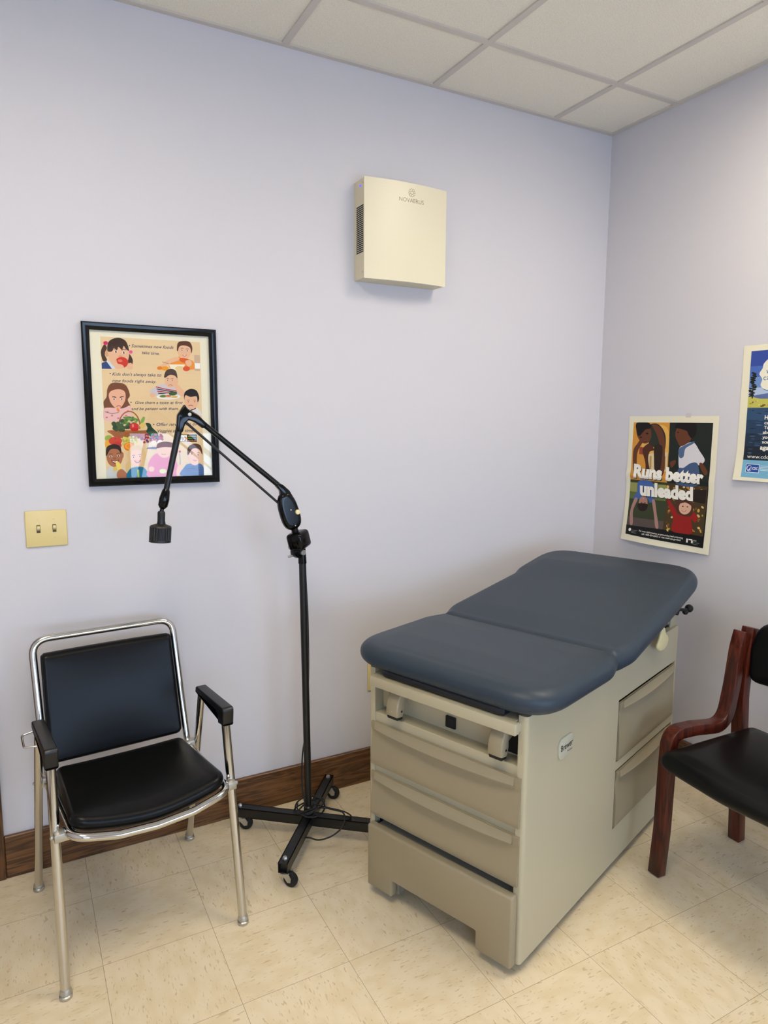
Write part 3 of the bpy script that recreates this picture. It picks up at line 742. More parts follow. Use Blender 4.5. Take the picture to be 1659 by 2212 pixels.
b = L_(); b.tube([J(-1.705, 1.288), J(-1.960, 1.500)], .0088, n=18); b.obj('upper_arm', m_black, lp)
b = L_(); b.tube([J(-1.705, 1.228, .004), J(-1.998, 1.492, .004)], .0042, n=12); b.obj('tension_rod', m_blackmat, lp)
# elbow casting
b = L_(); b.prism([(-2.003, 1.548), (-1.995, 1.535), (-1.965, 1.518), (-1.935, 1.488), (-1.948, 1.474), (-1.975, 1.494), (-1.992, 1.500), (-2.003, 1.490), (-2.012, 1.462), (-2.030, 1.464), (-2.026, 1.515)], 1, LYp - .011, LYp + .011, .004, 3)
el = b.obj('elbow', m_black, lp, angle=50)
L_().lathe([(.0055, 0), (.0055, .003), (.003, .004)], J(-1.990, 1.517, -.011), (0, -1, 0), 18).obj('pivot_screw', m_zinc, el)
b = L_(); b.tube([J(-2.018, 1.485), J(-2.066, 1.285)], .0095, radii=[.0105, .0085], n=18); b.obj('lower_arm', m_blackmat, lp)
b = L_(); dn = Vector((-2.083 + 2.066, 0, 1.222 - 1.290)).normalized()
b.lathe([(.007, 0), (.012, .010), (.0155, .035), (.0145, .056), (.009, .064), (.006, .066), (.006, .078)], J(-2.064, 1.293), dn, 24)
b.obj('hand_grip', m_black, lp)
b = L_(); b.lathe([(.009, 0), (.0115, .004), (.0115, .030), (.0135, .040)], J(-2.0825, 1.222), (-.05, 0, -1), 24); b.obj('socket', m_blackmat, lp)
b = L_(); ax = Vector((-.08, 0, -1)).normalized(); q3 = Vector((0, 0, 1)).rotation_difference(ax).to_matrix(); c0 = Vector(J(-2.0855, 1.187)); n = 96; rings = []
for r, h, rib in ((.013, .004, 0), (.030, .010, 0), (.0325, .014, 0), (.0325, .016, 1), (.0325, .052, 1), (.0325, .053, 0), (.033, .060, 0), (.0305, .060, 0), (.029, .018, 0), (.010, .012, 0)):
    rings.append([b.bm.verts.new(c0 + q3 @ Vector(((r - (.0016 if rib and (k // 2) % 2 else 0)) * math.cos(2 * PI * k / n), (r - (.0016 if rib and (k // 2) % 2 else 0)) * math.sin(2 * PI * k / n), h))) for k in range(n)])
for a_, b_ in zip(rings, rings[1:]):
    for k in range(n): b.bm.faces.new((a_[k], a_[(k + 1) % n], b_[(k + 1) % n], b_[k]))
b.bm.faces.new(rings[-1]); b.bm.faces.new(rings[0][::-1])
b.obj('lamp_shade', mat('ribbed_black_plastic', (24, 24, 24), .42), lp, angle=25)
# power cord: down behind the pole, coiled round its foot
b = L_()
cp = [(-1.606, CY + .012, 1.00), (-1.601, CY + .016, .92), (-1.596, CY + .017, .80), (-1.598, CY + .012, .60), (-1.608, CY + .014, .42), (-1.623, CY + .012, .32), (-1.628, CY + .01, .25), (-1.630, CY, .19), (-1.628, CY - .02, .14)]
b.tube(smooth_path(cp, 6), .0028, n=8)
co_ = []
for i in range(90):
    t = i / 89; a = t * 2 * PI * 3.2 + 2.5; r = .036 + .014 * math.sin(t * 9) ; co_.append((CX + r * 1.15 * math.cos(a) + .006 * math.sin(t * 17), CY + r * math.sin(a), .102 + .028 * (math.sin(a * .9 + t * 5) * .5 + .5)))
b.tube(co_, .0028, n=8)
b.tube(smooth_path([co_[-1], (CX + .03, CY - .03, .12), (CX + .075, CY - .06, .115), (CX + .10, CY - .085, .108), (CX + .085, CY - .115, .085), (CX + .045, CY - .118, .06), (CX + .0, CY - .10, .045), (CX - .03, CY - .082, .052), (CX - .055, CY - .083, .062)], 8), .0028, n=8)
b.tube(smooth_path([(CX + .01, CY - .02, .135), (CX + .06, CY - .028, .112), (CX + .11, CY - .060, .100), (CX + .125, CY - .095, .095), (CX + .09, CY - .09, .097), (CX + .03, CY - .05, .11)], 8), .0026, n=8)
b.obj('power_cord', m_rubber, lp, angle=180)

# ---------------------------------------------------------------- air purifier on the wall
ap = thing('air_purifier', 'cream metal air purifier box high on the back wall', 'air purifier', (-1.1195, 0, 2.022), 0)
OA = (1.1195, 0, -2.022)
ax0, ax1, az0, az1 = -1.296, -.943, 2.022, 2.378
front = []
for i in range(25):
    t = i / 24; front.append((ax0 + (ax1 - ax0) * t, -.084 - .016 * (1 - (2 * t - 1) ** 2)))
B(off=OA).prism([(ax0, -.0835), (ax0, -.001), (ax1, -.001), (ax1, -.0835)], 2, az0 + .002, az1 - .002).obj('housing', mat('cream_enamel_side', (222, 211, 180), .4), ap, smooth=False)
B(off=OA).prism([(ax0 - .001, -.0825), (ax0 - .001, -.084)] + front[1:-1] + [(ax1 + .001, -.084), (ax1 + .001, -.0825)], 2, az0, az1).obj('front_cover', m_cream, ap, angle=20)
b = B(off=OA)
for i in range(24):
    z = 2.281 - i * (.162 / 23); b.box((ax0 - .0006, -.076, z - .0022), (ax0 + .002, -.019, z + .0022))
b.obj('vent_slots', m_dark, ap, smooth=False)
B(off=OA).lathe([(.004, 0), (.004, .001)], (ax0, -.049, 2.353), (-1, 0, 0), 20).obj('indicator_light', mat('blue_led', (30, 40, 255), .4, emit=3.0), ap)
for y, z in ((-.072, 2.360), (-.070, 2.046)): B(off=OA).lathe([(.0035, 0), (.0025, .0012)], (ax0, y, z), (-1, 0, 0), 14).obj('screw', m_zinc, ap)
pr = Print(lambda x, y: (x, y)); lg = (138, 132, 114)
pr.text('NOVAERUS', (-1.160, 2.309), (-1.053, 2.309), .021, lg, bold=-.004, ydown=False)
for k in range(8):
    a = k * PI / 4 + .2; pr.layer = 1
    pr.ell(-1.106 + .010 * math.cos(a), 2.344 + .010 * math.sin(a), .0052, .0052, lg, n=14); pr.ell(-1.106 + .010 * math.cos(a), 2.344 + .010 * math.sin(a), .0038, .0038, (232, 224, 196), n=14)
o = pr.obj('logo', ap, rough=.25, post=lambda x, y, z: (x, y, z - .016 * (2 * (x - ax0) / (ax1 - ax0) - 1) ** 2)); o.rotation_euler = (PI / 2, 0, 0); o.location = (OA[0], -.1004, OA[2])
m_logo = o.data.materials[0]; m_logo.node_tree.nodes['Principled BSDF'].inputs['Metallic'].default_value = .25

# ---------------------------------------------------------------- switch and outlet
sw = thing('light_switch', 'ivory double light switch plate beside the door casing', 'switch', (-2.3935, 0, 1.153), 0)
B().box((-.0605, -.006, -.0585), (.0605, 0, .0585), .0035, 3).obj('wall_plate', m_ivory, sw)
for x in (-.023, .023):
    B().box((x - .0055, -.0066, -.0125), (x + .0055, -.0050, .0125)).obj('toggle_slot', mat('toggle_slot_brown', (92, 70, 40), .6), sw, smooth=False)
    up = .0035
    B().prism([(-.005, -.006), (-.016, .002), (-.0175, .009), (-.014, .0105), (-.005, .008)], 0, x - .0042, x + .0042, .001).obj('toggle', m_yel, sw)
    for z in (.030, -.030): B().lathe([(.0032, 0), (.0028, .001)], (x, -.006, z), (0, -1, 0), 14).obj('screw', m_ivory, sw)
ol = thing('power_outlet', 'ivory outlet plate low on the back wall behind the exam table', 'outlet', (-1.2, 0, .452), 0)
B().box((-.037, -.006, -.062), (.037, 0, .062), .0035, 3).obj('wall_plate', m_ivory, ol)
for z in (.02, -.02):
    r = B().box((-.0165, -.0075, z - .014), (.0165, -.0055, z + .014), .0008, 1).obj('receptacle', m_yel, ol)
    B().box((-.0075, -.0078, z - .003), (-.0055, -.0070, z + .006)).box((.0055, -.0078, z - .003), (.0075, -.0070, z + .006)).obj('slot', m_dark, r, smooth=False)
# ---------------------------------------------------------------- framed nutrition poster
fx0, fx1, fz0, fz1 = -2.262, -1.834, 1.283, 1.808
fp = thing('framed_poster', 'black-framed cream poster of children and vegetables on the back wall', 'framed poster', ((fx0 + fx1) / 2, 0, fz0), 0)
OF = (-(fx0 + fx1) / 2, 0, -fz0)
prof = [(0, -.002), (0, -.018), (.004, -.022), (.012, -.020), (.019, -.015), (.024, -.013), (.024, -.006), (.020, -.002)]
b = B(off=OF); rows = []
for cx_, cz_, dx, dz in ((fx0, fz0, 1, 1), (fx1, fz0, -1, 1), (fx1, fz1, -1, -1), (fx0, fz1, 1, -1)):
    rows.append([b.bm.verts.new((cx_ + dx * p, y, cz_ + dz * p)) for p, y in prof])
for i in range(4):
    a_, c_ = rows[i], rows[(i + 1) % 4]; n = len(prof)
    for j in range(n): b.bm.faces.new((a_[j], a_[(j + 1) % n], c_[(j + 1) % n], c_[j]))
b.obj('frame', m_black, fp, angle=30)
B(off=OF).box((fx0 + .006, -.005, fz0 + .006), (fx1 - .006, -.002, fz1 - .006)).obj('sheet', m_paper, fp, smooth=False)
B(off=OF).box((fx0 + .0225, -.0085, fz0 + .0225), (fx1 - .0225, -.0070, fz1 - .0225)).obj('glass', m_glass, fp, smooth=False)
IW, IH = .376, .478
qm = quadmap((135, 160), (1472, 255), (1500, 1812), (203, 1840), IW, IH)
P_ = Print(qm)
SK, SK2, SK3, SKP = (233, 186, 150), (176, 112, 74), (214, 164, 122), (240, 198, 170)
DK = (40, 28, 24)
P_.poly([(255, 238), (1385, 316), (1415, 1813), (311, 1837)], (232, 205, 160))
for k in range(40):     # faint printed stripes
    y = 262 + k * 39
    P_.poly([(258 + (y - 238) * .035, y), (1384 + (y - 238) * .02, y + 74 - (y - 238) * .062), (1384 + (y - 238) * .02, y + 84 - (y - 238) * .062), (258 + (y - 238) * .035, y + 10)], (230, 203, 158), up=False) if k < 39 and k % 2 else None
P_.layer += 1
ink = (34, 44, 92)
SH = .28
def tx(s_, x0, y0, x1, y1, h): P_.text(s_, (x0, y0), (x1, y1), h, ink, bold=.006, shear=SH)
tx('Sometimes new foods', 606, 366, 1080, 388, 50); tx('take time.', 722, 440, 925, 456, 48); P_.ell(586, 346, 7, 7, ink)
tx("Kids don't always take to", 388, 680, 940, 698, 50); tx('new foods right away.', 388, 752, 884, 770, 48); P_.ell(364, 657, 7, 7, ink)
tx('Give them a taste at first', 640, 1003, 1178, 1010, 48); tx('and be patient with them.', 600, 1072, 1135, 1076, 48); P_.ell(597, 984, 7, 7, ink)
tx('Offer new fruits or', 878, 1252, 1345, 1250, 50); tx('Veggies many times.', 885, 1325, 1330, 1322, 48); P_.ell(853, 1234, 7, 7, ink)

def eyes(x1, y1, x2, y2, r, col=DK, white=True):
    for x, y in ((x1, y1), (x2, y2)):
        if white: P_.ell(x, y, r * 1.5, r, (245, 240, 235))
        P_.ell(x, y, r * .85, r * .95, col); P_.ell(x + r * .25, y - r * .3, r * .25, r * .25, (250, 250, 250))
        P_.line([(x - r * 2, y - r * 2.1), (x, y - r * 2.9), (x + r * 2, y - r * 2.2)], r * .55, (70, 45, 32))
def smile(x, y, w_, h_, c=(190, 70, 70), teeth=True):
    P_.blob([(x - w_, y - h_ * .4), (x, y), (x + w_, y - h_ * .5), (x + w_ * .5, y + h_ * .7), (x, y + h_), (x - w_ * .5, y + h_ * .7)], c)
    if teeth: P_.blob([(x - w_ * .7, y - h_ * .05), (x, y + h_ * .2), (x + w_ * .7, y - h_ * .1), (x, y + h_ * .6)], (250, 246, 238))
# girl with pigtails and tomato
P_.blob([(300, 330), (262, 400), (268, 470), (290, 520), (330, 505), (305, 440), (330, 370)], (74, 50, 38))
P_.blob([(575, 430), (620, 500), (612, 560), (575, 545), (560, 480)], (74, 50, 38))
P_.poly([(268, 540), (330, 515), (400, 605), (270, 603)], (48, 72, 128)); P_.poly([(320, 515), (420, 540), (430, 606), (385, 605)], (214, 222, 232))
P_.ell(455, 395, 122, 140, (66, 46, 36)); P_.ell(330, 430, 24, 38, SK3)
P_.blob([(345, 380), (400, 350), (520, 350), (575, 400), (578, 470), (540, 560), (450, 590), (380, 550), (350, 470)], SK)
P_.blob([(335, 400), (350, 300), (440, 258), (540, 290), (580, 400), (545, 385), (520, 350), (500, 392), (460, 360), (440, 398), (410, 370), (385, 410)], (66, 46, 36))
eyes(432, 412, 522, 424, 13); P_.ell(480, 465, 24, 12, (218, 164, 128))
P_.ell(495, 535, 76, 62, (206, 58, 40)); P_.ell(478, 515, 26, 16, (232, 120, 96))
P_.blob([(415, 560), (432, 500), (450, 545), (500, 560), (520, 590), (470, 605), (420, 600)], SK); P_.blob([(560, 560), (600, 540), (622, 580), (610, 612), (560, 605)], SK)
P_.ell(315, 314, 26, 22, (214, 40, 104)); P_.ell(600, 418, 20, 20, (232, 92, 150))
# boy in orange with a bowl
P_.blob([(1040, 540), (1130, 480), (1180, 480), (1290, 520), (1320, 560), (1318, 620), (1060, 610)], (236, 150, 60))
P_.poly([(1318, 458), (1382, 464), (1384, 640), (1322, 636)], (206, 176, 148)); P_.poly([(1322, 550), (1384, 552), (1384, 615), (1326, 612)], (244, 242, 236))
P_.blob([(930, 580), (1000, 520), (1120, 478), (1150, 510), (1060, 545), (960, 590)], SK)
P_.ell(1208, 405, 82, 98, SK); P_.blob([(1122, 400), (1135, 320), (1200, 300), (1270, 315), (1298, 380), (1284, 440), (1270, 375), (1200, 350), (1150, 365), (1135, 410)], (92, 54, 36))
eyes(1180, 402, 1240, 410, 8); smile(1208, 462, 26, 12)
P_.blob([(1150, 500), (1190, 490), (1250, 510), (1240, 545), (1170, 535)], (222, 96, 40)); P_.blob([(1215, 530), (1270, 515), (1290, 560), (1250, 590)], SK)
P_.poly([(1030, 562), (1215, 565), (1180, 632), (1060, 628)], (246, 236, 210)); P_.ell(985, 606, 42, 26, (240, 160, 40)); P_.ell(925, 602, 30, 20, (232, 130, 30)); P_.ell(1150, 608, 50, 28, (230, 206, 150)); P_.ell(1228, 612, 40, 28, (220, 88, 44))
P_.line([(955, 532), (1030, 556)], 5, (110, 110, 110))
# bored boy with a plate
P_.blob([(815, 855), (900, 800), (990, 780), (1100, 820), (1160, 880), (1140, 920), (900, 910), (820, 880)], (208, 200, 206))
for k in range(5):
    P_.line([(880 + k * 8, 812 + k * 24), (980 + k * 20, 838 + k * 20), (1120, 862 + k * 14)], 11, (40, 44, 60) if k % 2 else (176, 52, 56))
P_.blob([(1085, 790), (1140, 800), (1200, 870), (1210, 915), (1160, 915), (1100, 840)], SK)
P_.ell(1045, 738, 66, 84, SK); P_.blob([(975, 690), (1000, 630), (1060, 612), (1110, 640), (1125, 720), (1095, 690), (1040, 680), (985, 712)], (74, 58, 50)); P_.blob([(1080, 790), (1075, 720), (1110, 715), (1135, 740), (1120, 790)], SK)
eyes(1015, 738, 1065, 740, 7); P_.line([(1020, 796), (1045, 790), (1068, 798)], 6, (176, 90, 84))
P_.ell(840, 905, 30, 26, SK); P_.ell(1020, 924, 135, 32, (238, 238, 236)); P_.ell(1020, 920, 108, 22, (226, 214, 190)); P_.ell(960, 918, 40, 14, (92, 130, 52)); P_.ell(1070, 890, 46, 22, (60, 92, 44)); P_.ell(1020, 916, 34, 10, (214, 96, 44)); P_.ell(1090, 928, 36, 10, (226, 180, 60))
# little boy with black hair
P_.blob([(1170, 1080), (1230, 1040), (1330, 1050), (1388, 1100), (1400, 1200), (1170, 1190)], (226, 224, 220)); P_.line([(1215, 1050), (1265, 1085), (1330, 1055)], 16, (50, 50, 56))
P_.ell(1283, 970, 82, 98, SK); P_.blob([(1200, 960), (1205, 880), (1270, 840), (1340, 860), (1370, 940), (1350, 990), (1340, 925), (1270, 930), (1215, 910)], (22, 20, 22)); eyes(1245, 985, 1318, 985, 7, white=False); P_.line([(1245, 1030), (1275, 1022), (1300, 1032)], 8, (170, 80, 76))
P_.blob([(1235, 1085), (1300, 1100), (1370, 1140), (1390, 1180), (1330, 1160), (1250, 1120)], (230, 190, 110)); P_.ell(1370, 1160, 26, 24, SK)
# frowning girl with long red-brown hair
P_.blob([(330, 830), (370, 770), (450, 760), (540, 790), (585, 900), (560, 960), (600, 1050), (500, 1060), (400, 1100), (310, 1080), (285, 980), (320, 920)], (120, 72, 46))
P_.blob([(290, 1060), (350, 1040), (500, 1050), (590, 1020), (600, 1130), (560, 1180), (300, 1185)], (236, 190, 186))
for x, y in ((330, 1090), (380, 1130), (320, 1150), (560, 1080), (540, 1130), (450, 1160)): P_.ell(x, y, 13, 9, (214, 120, 124))
P_.blob([(345, 900), (380, 850), (470, 835), (530, 870), (530, 960), (480, 1040), (430, 1050), (370, 990)], (236, 180, 150))
eyes(405, 945, 492, 945, 10); P_.line([(385, 915), (430, 930)], 7, (96, 56, 36)); P_.line([(470, 930), (515, 912)], 7, (96, 56, 36)); P_.line([(430, 1030), (455, 1018), (480, 1026)], 9, (186, 84, 84))
P_.line([(300, 1085), (380, 1110), (455, 1095)], 7, (120, 116, 112)); P_.ell(450, 1068, 15, 24, (236, 140, 70), ang=-30)
# basket of vegetables
P_.blob([(345, 1295), (700, 1300), (800, 1300), (770, 1350), (700, 1390), (450, 1380), (370, 1340)], (180, 112, 62))
for k in range(7): P_.line([(350 + k * 10, 1302 + k * 11), (560, 1318 + k * 11), (790 - k * 14, 1304 + k * 11)], 4, (136, 78, 40))
P_.line(arc_pts := [(575 + 120 * math.cos(math.radians(a)), 1250 - 165 * math.sin(math.radians(a))) for a in range(-12, 193, 12)], 14, (168, 98, 50))
random.seed(4)
for k in range(26):
    a = random.random() * 6.28; r = random.random() ** .5; P_.ell(480 + 95 * r * math.cos(a), 1240 + 58 * r * math.sin(a), 24, 20, random.choice([(58, 84, 48), (70, 98, 56), (46, 70, 42)]))
for k in range(26): P_.ell(590 + random.uniform(-85, 75), 1180 + random.uniform(-30, 38), 17, 12, random.choice([(96, 142, 60), (120, 160, 74), (72, 116, 50)]))
P_.blob([(590, 1225), (640, 1215), (680, 1240), (670, 1300), (600, 1300), (580, 1260)], (204, 48, 44)); P_.ell(615, 1245, 12, 20, (232, 130, 120))
P_.blob([(700, 1200), (730, 1150), (752, 1155), (740, 1200), (705, 1230)], (130, 170, 80)); P_.blob([(690, 1240), (740, 1210), (760, 1250), (720, 1280)], (226, 196, 110))
P_.blob([(760, 1220), (810, 1225), (835, 1270), (900, 1340), (850, 1370), (770, 1320), (780, 1270)], (46, 70, 52)); P_.blob([(780, 1320), (870, 1320), (905, 1370), (830, 1380)], (58, 92, 58))
P_.ell(340, 1385, 44, 36, (150, 176, 70)); P_.ell(330, 1450, 34, 48, (238, 170, 60)); P_.ell(415, 1415, 76, 48, (206, 66, 48)); P_.ell(430, 1465, 55, 40, (190, 52, 40)); P_.ell(414, 1390, 10, 5, (60, 80, 40))
for k in range(34): P_.ell(590 + random.uniform(-95, 90), 1415 + random.uniform(-45, 48), 14, 14, random.choice([(206, 196, 84), (190, 182, 70), (222, 212, 110)]))
P_.ell(570, 1480, 60, 48, (234, 130, 34)); P_.ell(570, 1474, 46, 35, (250, 176, 70)); P_.ell(570, 1474, 34, 25, (244, 150, 50))
for k in range(40): P_.ell(720 + random.uniform(-50, 230), 1385 + random.uniform(-38, 50), 16, 14, random.choice([(176, 60, 66), (150, 70, 120), (196, 84, 70), (110, 74, 130)]))
for x, y in ((790, 1470), (850, 1445), (920, 1440)): P_.ell(x, y, 34, 32, (240, 224, 200))
P_.ell(860, 1500, 90, 12, (96, 84, 130))
# logo panel
P_.poly([(1085, 1348), (1342, 1352), (1342, 1436), (1088, 1432)], (20, 20, 22)); P_.poly([(1090, 1354), (1228, 1356), (1228, 1428), (1092, 1426)], (244, 240, 226)); P_.text('WIC', (1108, 1418), (1218, 1422), 64, (28, 28, 30))
P_.ell(1216, 1400, 16, 16, (240, 150, 50)); 
for k, (s_, c_) in enumerate((('GROWING', (240, 220, 90)), ('HEALTHY', (110, 200, 120)), ('FAMILIES', (240, 150, 70)))): P_.text(s_, (1238, 1378 + k * 24), (1334, 1380 + k * 24), 20, c_)
# bottom row of children
P_.blob([(312, 1740), (380, 1700), (480, 1700), (520, 1740), (545, 1832), (312, 1836)], (206, 210, 206))
P_.ell(405, 1590, 92, 118, SK2); P_.ell(492, 1575, 16, 36, SK2); P_.blob([(305, 1560), (320, 1480), (400, 1450), (470, 1480), (480, 1560), (440, 1510), (360, 1510), (315, 1580)], (40, 30, 28)); eyes(362, 1590, 450, 1582, 11); smile(410, 1640, 46, 30, (120, 40, 40)); P_.ell(405, 1610, 22, 12, (150, 92, 60))
P_.blob([(415, 1660), (450, 1650), (480, 1700), (500, 1770), (470, 1790), (440, 1740)], (240, 216, 110)); P_.blob([(390, 1720), (420, 1700), (430, 1740), (395, 1755)], (226, 196, 90)); P_.blob([(430, 1770), (480, 1730), (540, 1780), (545, 1832), (440, 1832)], SK2)
P_.blob([(550, 1560), (600, 1480), (680, 1465), (745, 1530), (780, 1640), (760, 1720), (560, 1760), (525, 1690), (560, 1640)], (226, 196, 140))
P_.blob([(545, 1830), (570, 1740), (640, 1710), (740, 1720), (775, 1830)], (44, 116, 150)); P_.blob([(580, 1580), (620, 1520), (700, 1530), (718, 1620), (690, 1700), (620, 1690), (585, 1640)], SKP); eyes(620, 1600, 690, 1590, 8); smile(662, 1645, 38, 22); P_.line([(668, 1740), (672, 1830)], 22, (170, 200, 110))
P_.blob([(780, 1740), (800, 1640), (880, 1560), (1040, 1560), (1100, 1640), (1110, 1815), (790, 1820)], (226, 130, 160)); P_.ell(970, 1520, 88, 90, SKP); P_.blob([(885, 1500), (900, 1445), (1000, 1430), (1110, 1470), (1115, 1560), (1060, 1500), (960, 1490)], (120, 66, 50)); smile(960, 1570, 26, 10)
P_.ell(820, 1735, 34, 30, SKP); P_.line([(1140, 1560), (1148, 1640), (1142, 1740)], 8, (150, 150, 150)); P_.ell(1143, 1542, 13, 13, (206, 50, 60)); P_.blob([(1110, 1720), (1150, 1690), (1165, 1730), (1150, 1815), (1105, 1815)], SKP); P_.ell(950, 1760, 40, 26, (226, 232, 170))
P_.blob([(1150, 1810), (1190, 1720), (1240, 1680), (1370, 1680), (1412, 1730), (1412, 1812)], (84, 116, 168)); P_.ell(1312, 1590, 78, 108, SKP); P_.blob([(1228, 1560), (1240, 1490), (1310, 1455), (1380, 1480), (1398, 1580), (1360, 1520), (1290, 1510), (1240, 1580)], (92, 64, 48)); eyes(1280, 1570, 1350, 1580, 8); smile(1315, 1640, 22, 10)
for k in range(5): P_.line([(1200, 1720 + k * 18), (1300, 1712 + k * 20), (1400, 1730 + k * 18)], 4, (52, 76, 124))
o = P_.obj('printed_picture', fp, rough=.55, spec=.1, clip=(qm(258, 500)[0], qm(1388, 500)[0], .001, qm(800, 270)[1] + .004)); o.rotation_euler = (PI / 2, 0, 0); o.location = (fx0 + .026 + OF[0], -.0052, fz0 + .0235 + OF[2])

# ---------------------------------------------------------------- lead-safety poster, right wall
WR = (PI / 2, 0, -PI / 2)
NXC, NYC = 16, 40
def piecewise(curl, w_, h_):
    '''the curl sampled on the sheet's own grid, so print and paper bend alike'''
    G = [[curl(w_ * i / NXC, h_ * j / NYC, 0)[2] for i in range(NXC + 1)] for j in range(NYC + 1)]
    def f(x, y, z):
        a = max(0, min(NXC - 1e-6, x / w_ * NXC)); c = max(0, min(NYC - 1e-6, y / h_ * NYC)); i, j = int(a), int(c); a -= i; c -= j
        d = (G[j][i] * (1 - a) + G[j][i + 1] * a) * (1 - c) + (G[j + 1][i] * (1 - a) + G[j + 1][i + 1] * a) * c
        return (x, y, d + z)
    return f
def wall_sheet(name, label, cat, yl, z0, w_, h_, curl):
    t = thing(name, label, cat, (0, yl - w_ / 2, z0), 0)
    b = B(); nx, ny = NXC, NYC; g = []
    for side in (0, 1):
        g.append([[b.bm.verts.new(curl(w_ * i / nx, h_ * j / ny, .0004 * side)) for i in range(nx + 1)] for j in range(ny + 1)])
    for s_ in (0, 1):
        for j in range(ny):
            for i in range(nx): b.bm.faces.new((g[s_][j][i], g[s_][j][i + 1], g[s_][j + 1][i + 1], g[s_][j + 1][i]))
    per = [(0, i) for i in range(nx)] + [(j, nx) for j in range(ny)] + [(ny, i) for i in range(nx, 0, -1)] + [(j, 0) for j in range(ny, 0, -1)]
    for k in range(len(per)):
        a_, c_ = per[k], per[(k + 1) % len(per)]; b.bm.faces.new((g[0][a_[0]][a_[1]], g[0][c_[0]][c_[1]], g[1][c_[0]][c_[1]], g[1][a_[0]][a_[1]]))
    s = b.obj('sheet', m_paper, t, angle=80); s.rotation_euler = WR; s.location = (-.001, w_ / 2, 0)
    return t
PW, PH = .452, .560
def curl_a(x, y, z):
    t = 1 - y / PH; u = x / PW
    d = .018 * max(0, t - .55) ** 2 / .2 * (1 + .5 * math.sin(u * 5)) + .006 * math.exp(-((t - .47) / .03) ** 2) * (1 - u * .5) + .004 * (1 - abs(2 * u - 1)) * t
    return (x, y, .001 + d + z)
curl_a = piecewise(curl_a, PW, PH)
lpst = wall_sheet('wall_poster', 'creased poster of four playing children headed Runs better unleaded', 'poster', -.188, .966, PW, PH, curl_a)
qm = quadmap((140, 798), (1046, 780), (968, 2148), (75, 2000), PW, PH)
P_ = Print(qm)
P_.poly([(182, 855), (985, 848), (910, 2080), (125, 1950)], (20, 20, 20))
P_.poly([(182, 856), (547, 852), (528, 1438), (145, 1412)], (218, 152, 62))
P_.blob([(330, 900), (480, 880), (540, 960), (530, 1180), (440, 1220), (320, 1200), (260, 1050)], (232, 180, 90))
P_.poly([(240, 1095), (345, 1100), (340, 1170), (238, 1165)], (150, 70, 50)); P_.poly([(330, 1160), (530, 1140), (520, 1330), (330, 1330)], (226, 206, 160))
for k in range(4): P_.poly([(345 + k * 48, 1180), (365 + k * 48, 1180), (362 + k * 48, 1310), (342 + k * 48, 1310)], (186, 150, 96))
P_.poly([(549, 852), (984, 849), (940, 1470), (529, 1440)], (34, 40, 34))
P_.poly([(145, 1414), (528, 1440), (504, 1900), (126, 1860)], (58, 66, 42)); P_.poly([(145, 1440), (520, 1462), (517, 1560), (138, 1530)], (150, 152, 84)); P_.poly([(140, 1530), (517, 1560), (515, 1620), (136, 1600)], (96, 110, 58)); P_.poly([(128, 1780), (508, 1820), (504, 1900), (126, 1862)], (88, 78, 72))
P_.poly([(528, 1441), (940, 1470), (905, 1965), (504, 1900)], (74, 58, 34))
random.seed(7)
for k in range(110):
    x, y = random.uniform(520, 925), random.uniform(1470, 1930)
    if x < 525 + 0 or x > 935 - (y - 1470) * .06 - 20: continue
    P_.ell(x, y, random.uniform(8, 22), random.uniform(6, 14), random.choice([(180, 138, 54), (214, 172, 84), (126, 88, 36), (96, 66, 32), (222, 190, 120)]), ang=random.uniform(0, 180), n=7)
P_.poly([(780, 1500), (930, 1500), (915, 1640), (800, 1620)], (40, 32, 26))
BR_ = (104, 60, 38); BR2 = (84, 46, 30)
# boy bending down
P_.blob([(340, 880), (430, 870), (500, 960), (505, 1090), (470, 1200), (440, 1190), (400, 1100), (340, 1080), (330, 960)], (44, 50, 40))
P_.blob([(370, 880), (440, 890), (490, 980), (500, 1120), (498, 1320), (465, 1390), (450, 1300), (455, 1120), (420, 980)], BR_)
P_.blob([(265, 1000), (300, 1010), (240, 1100), (215, 1180), (210, 1330), (180, 1350), (176, 1140), (220, 1060)], BR_)
P_.blob([(350, 1060), (300, 1080), (272, 1130), (300, 1240), (308, 1330), (345, 1330), (330, 1210), (345, 1140), (390, 1120)], BR2)
P_.blob([(395, 1080), (470, 1080), (470, 1200), (450, 1320), (400, 1320), (390, 1200)], (50, 36, 28))
P_.ell(285, 950, 75, 112, BR_, ang=-12); P_.blob([(208, 930), (215, 860), (335, 858), (352, 910), (300, 925), (235, 990)], (28, 22, 20)); P_.ell(318, 962, 14, 8, (30, 20, 16)); P_.ell(255, 1000, 12, 7, (30, 20, 16)); P_.line([(290, 1045), (318, 1035)], 6, (80, 34, 28))
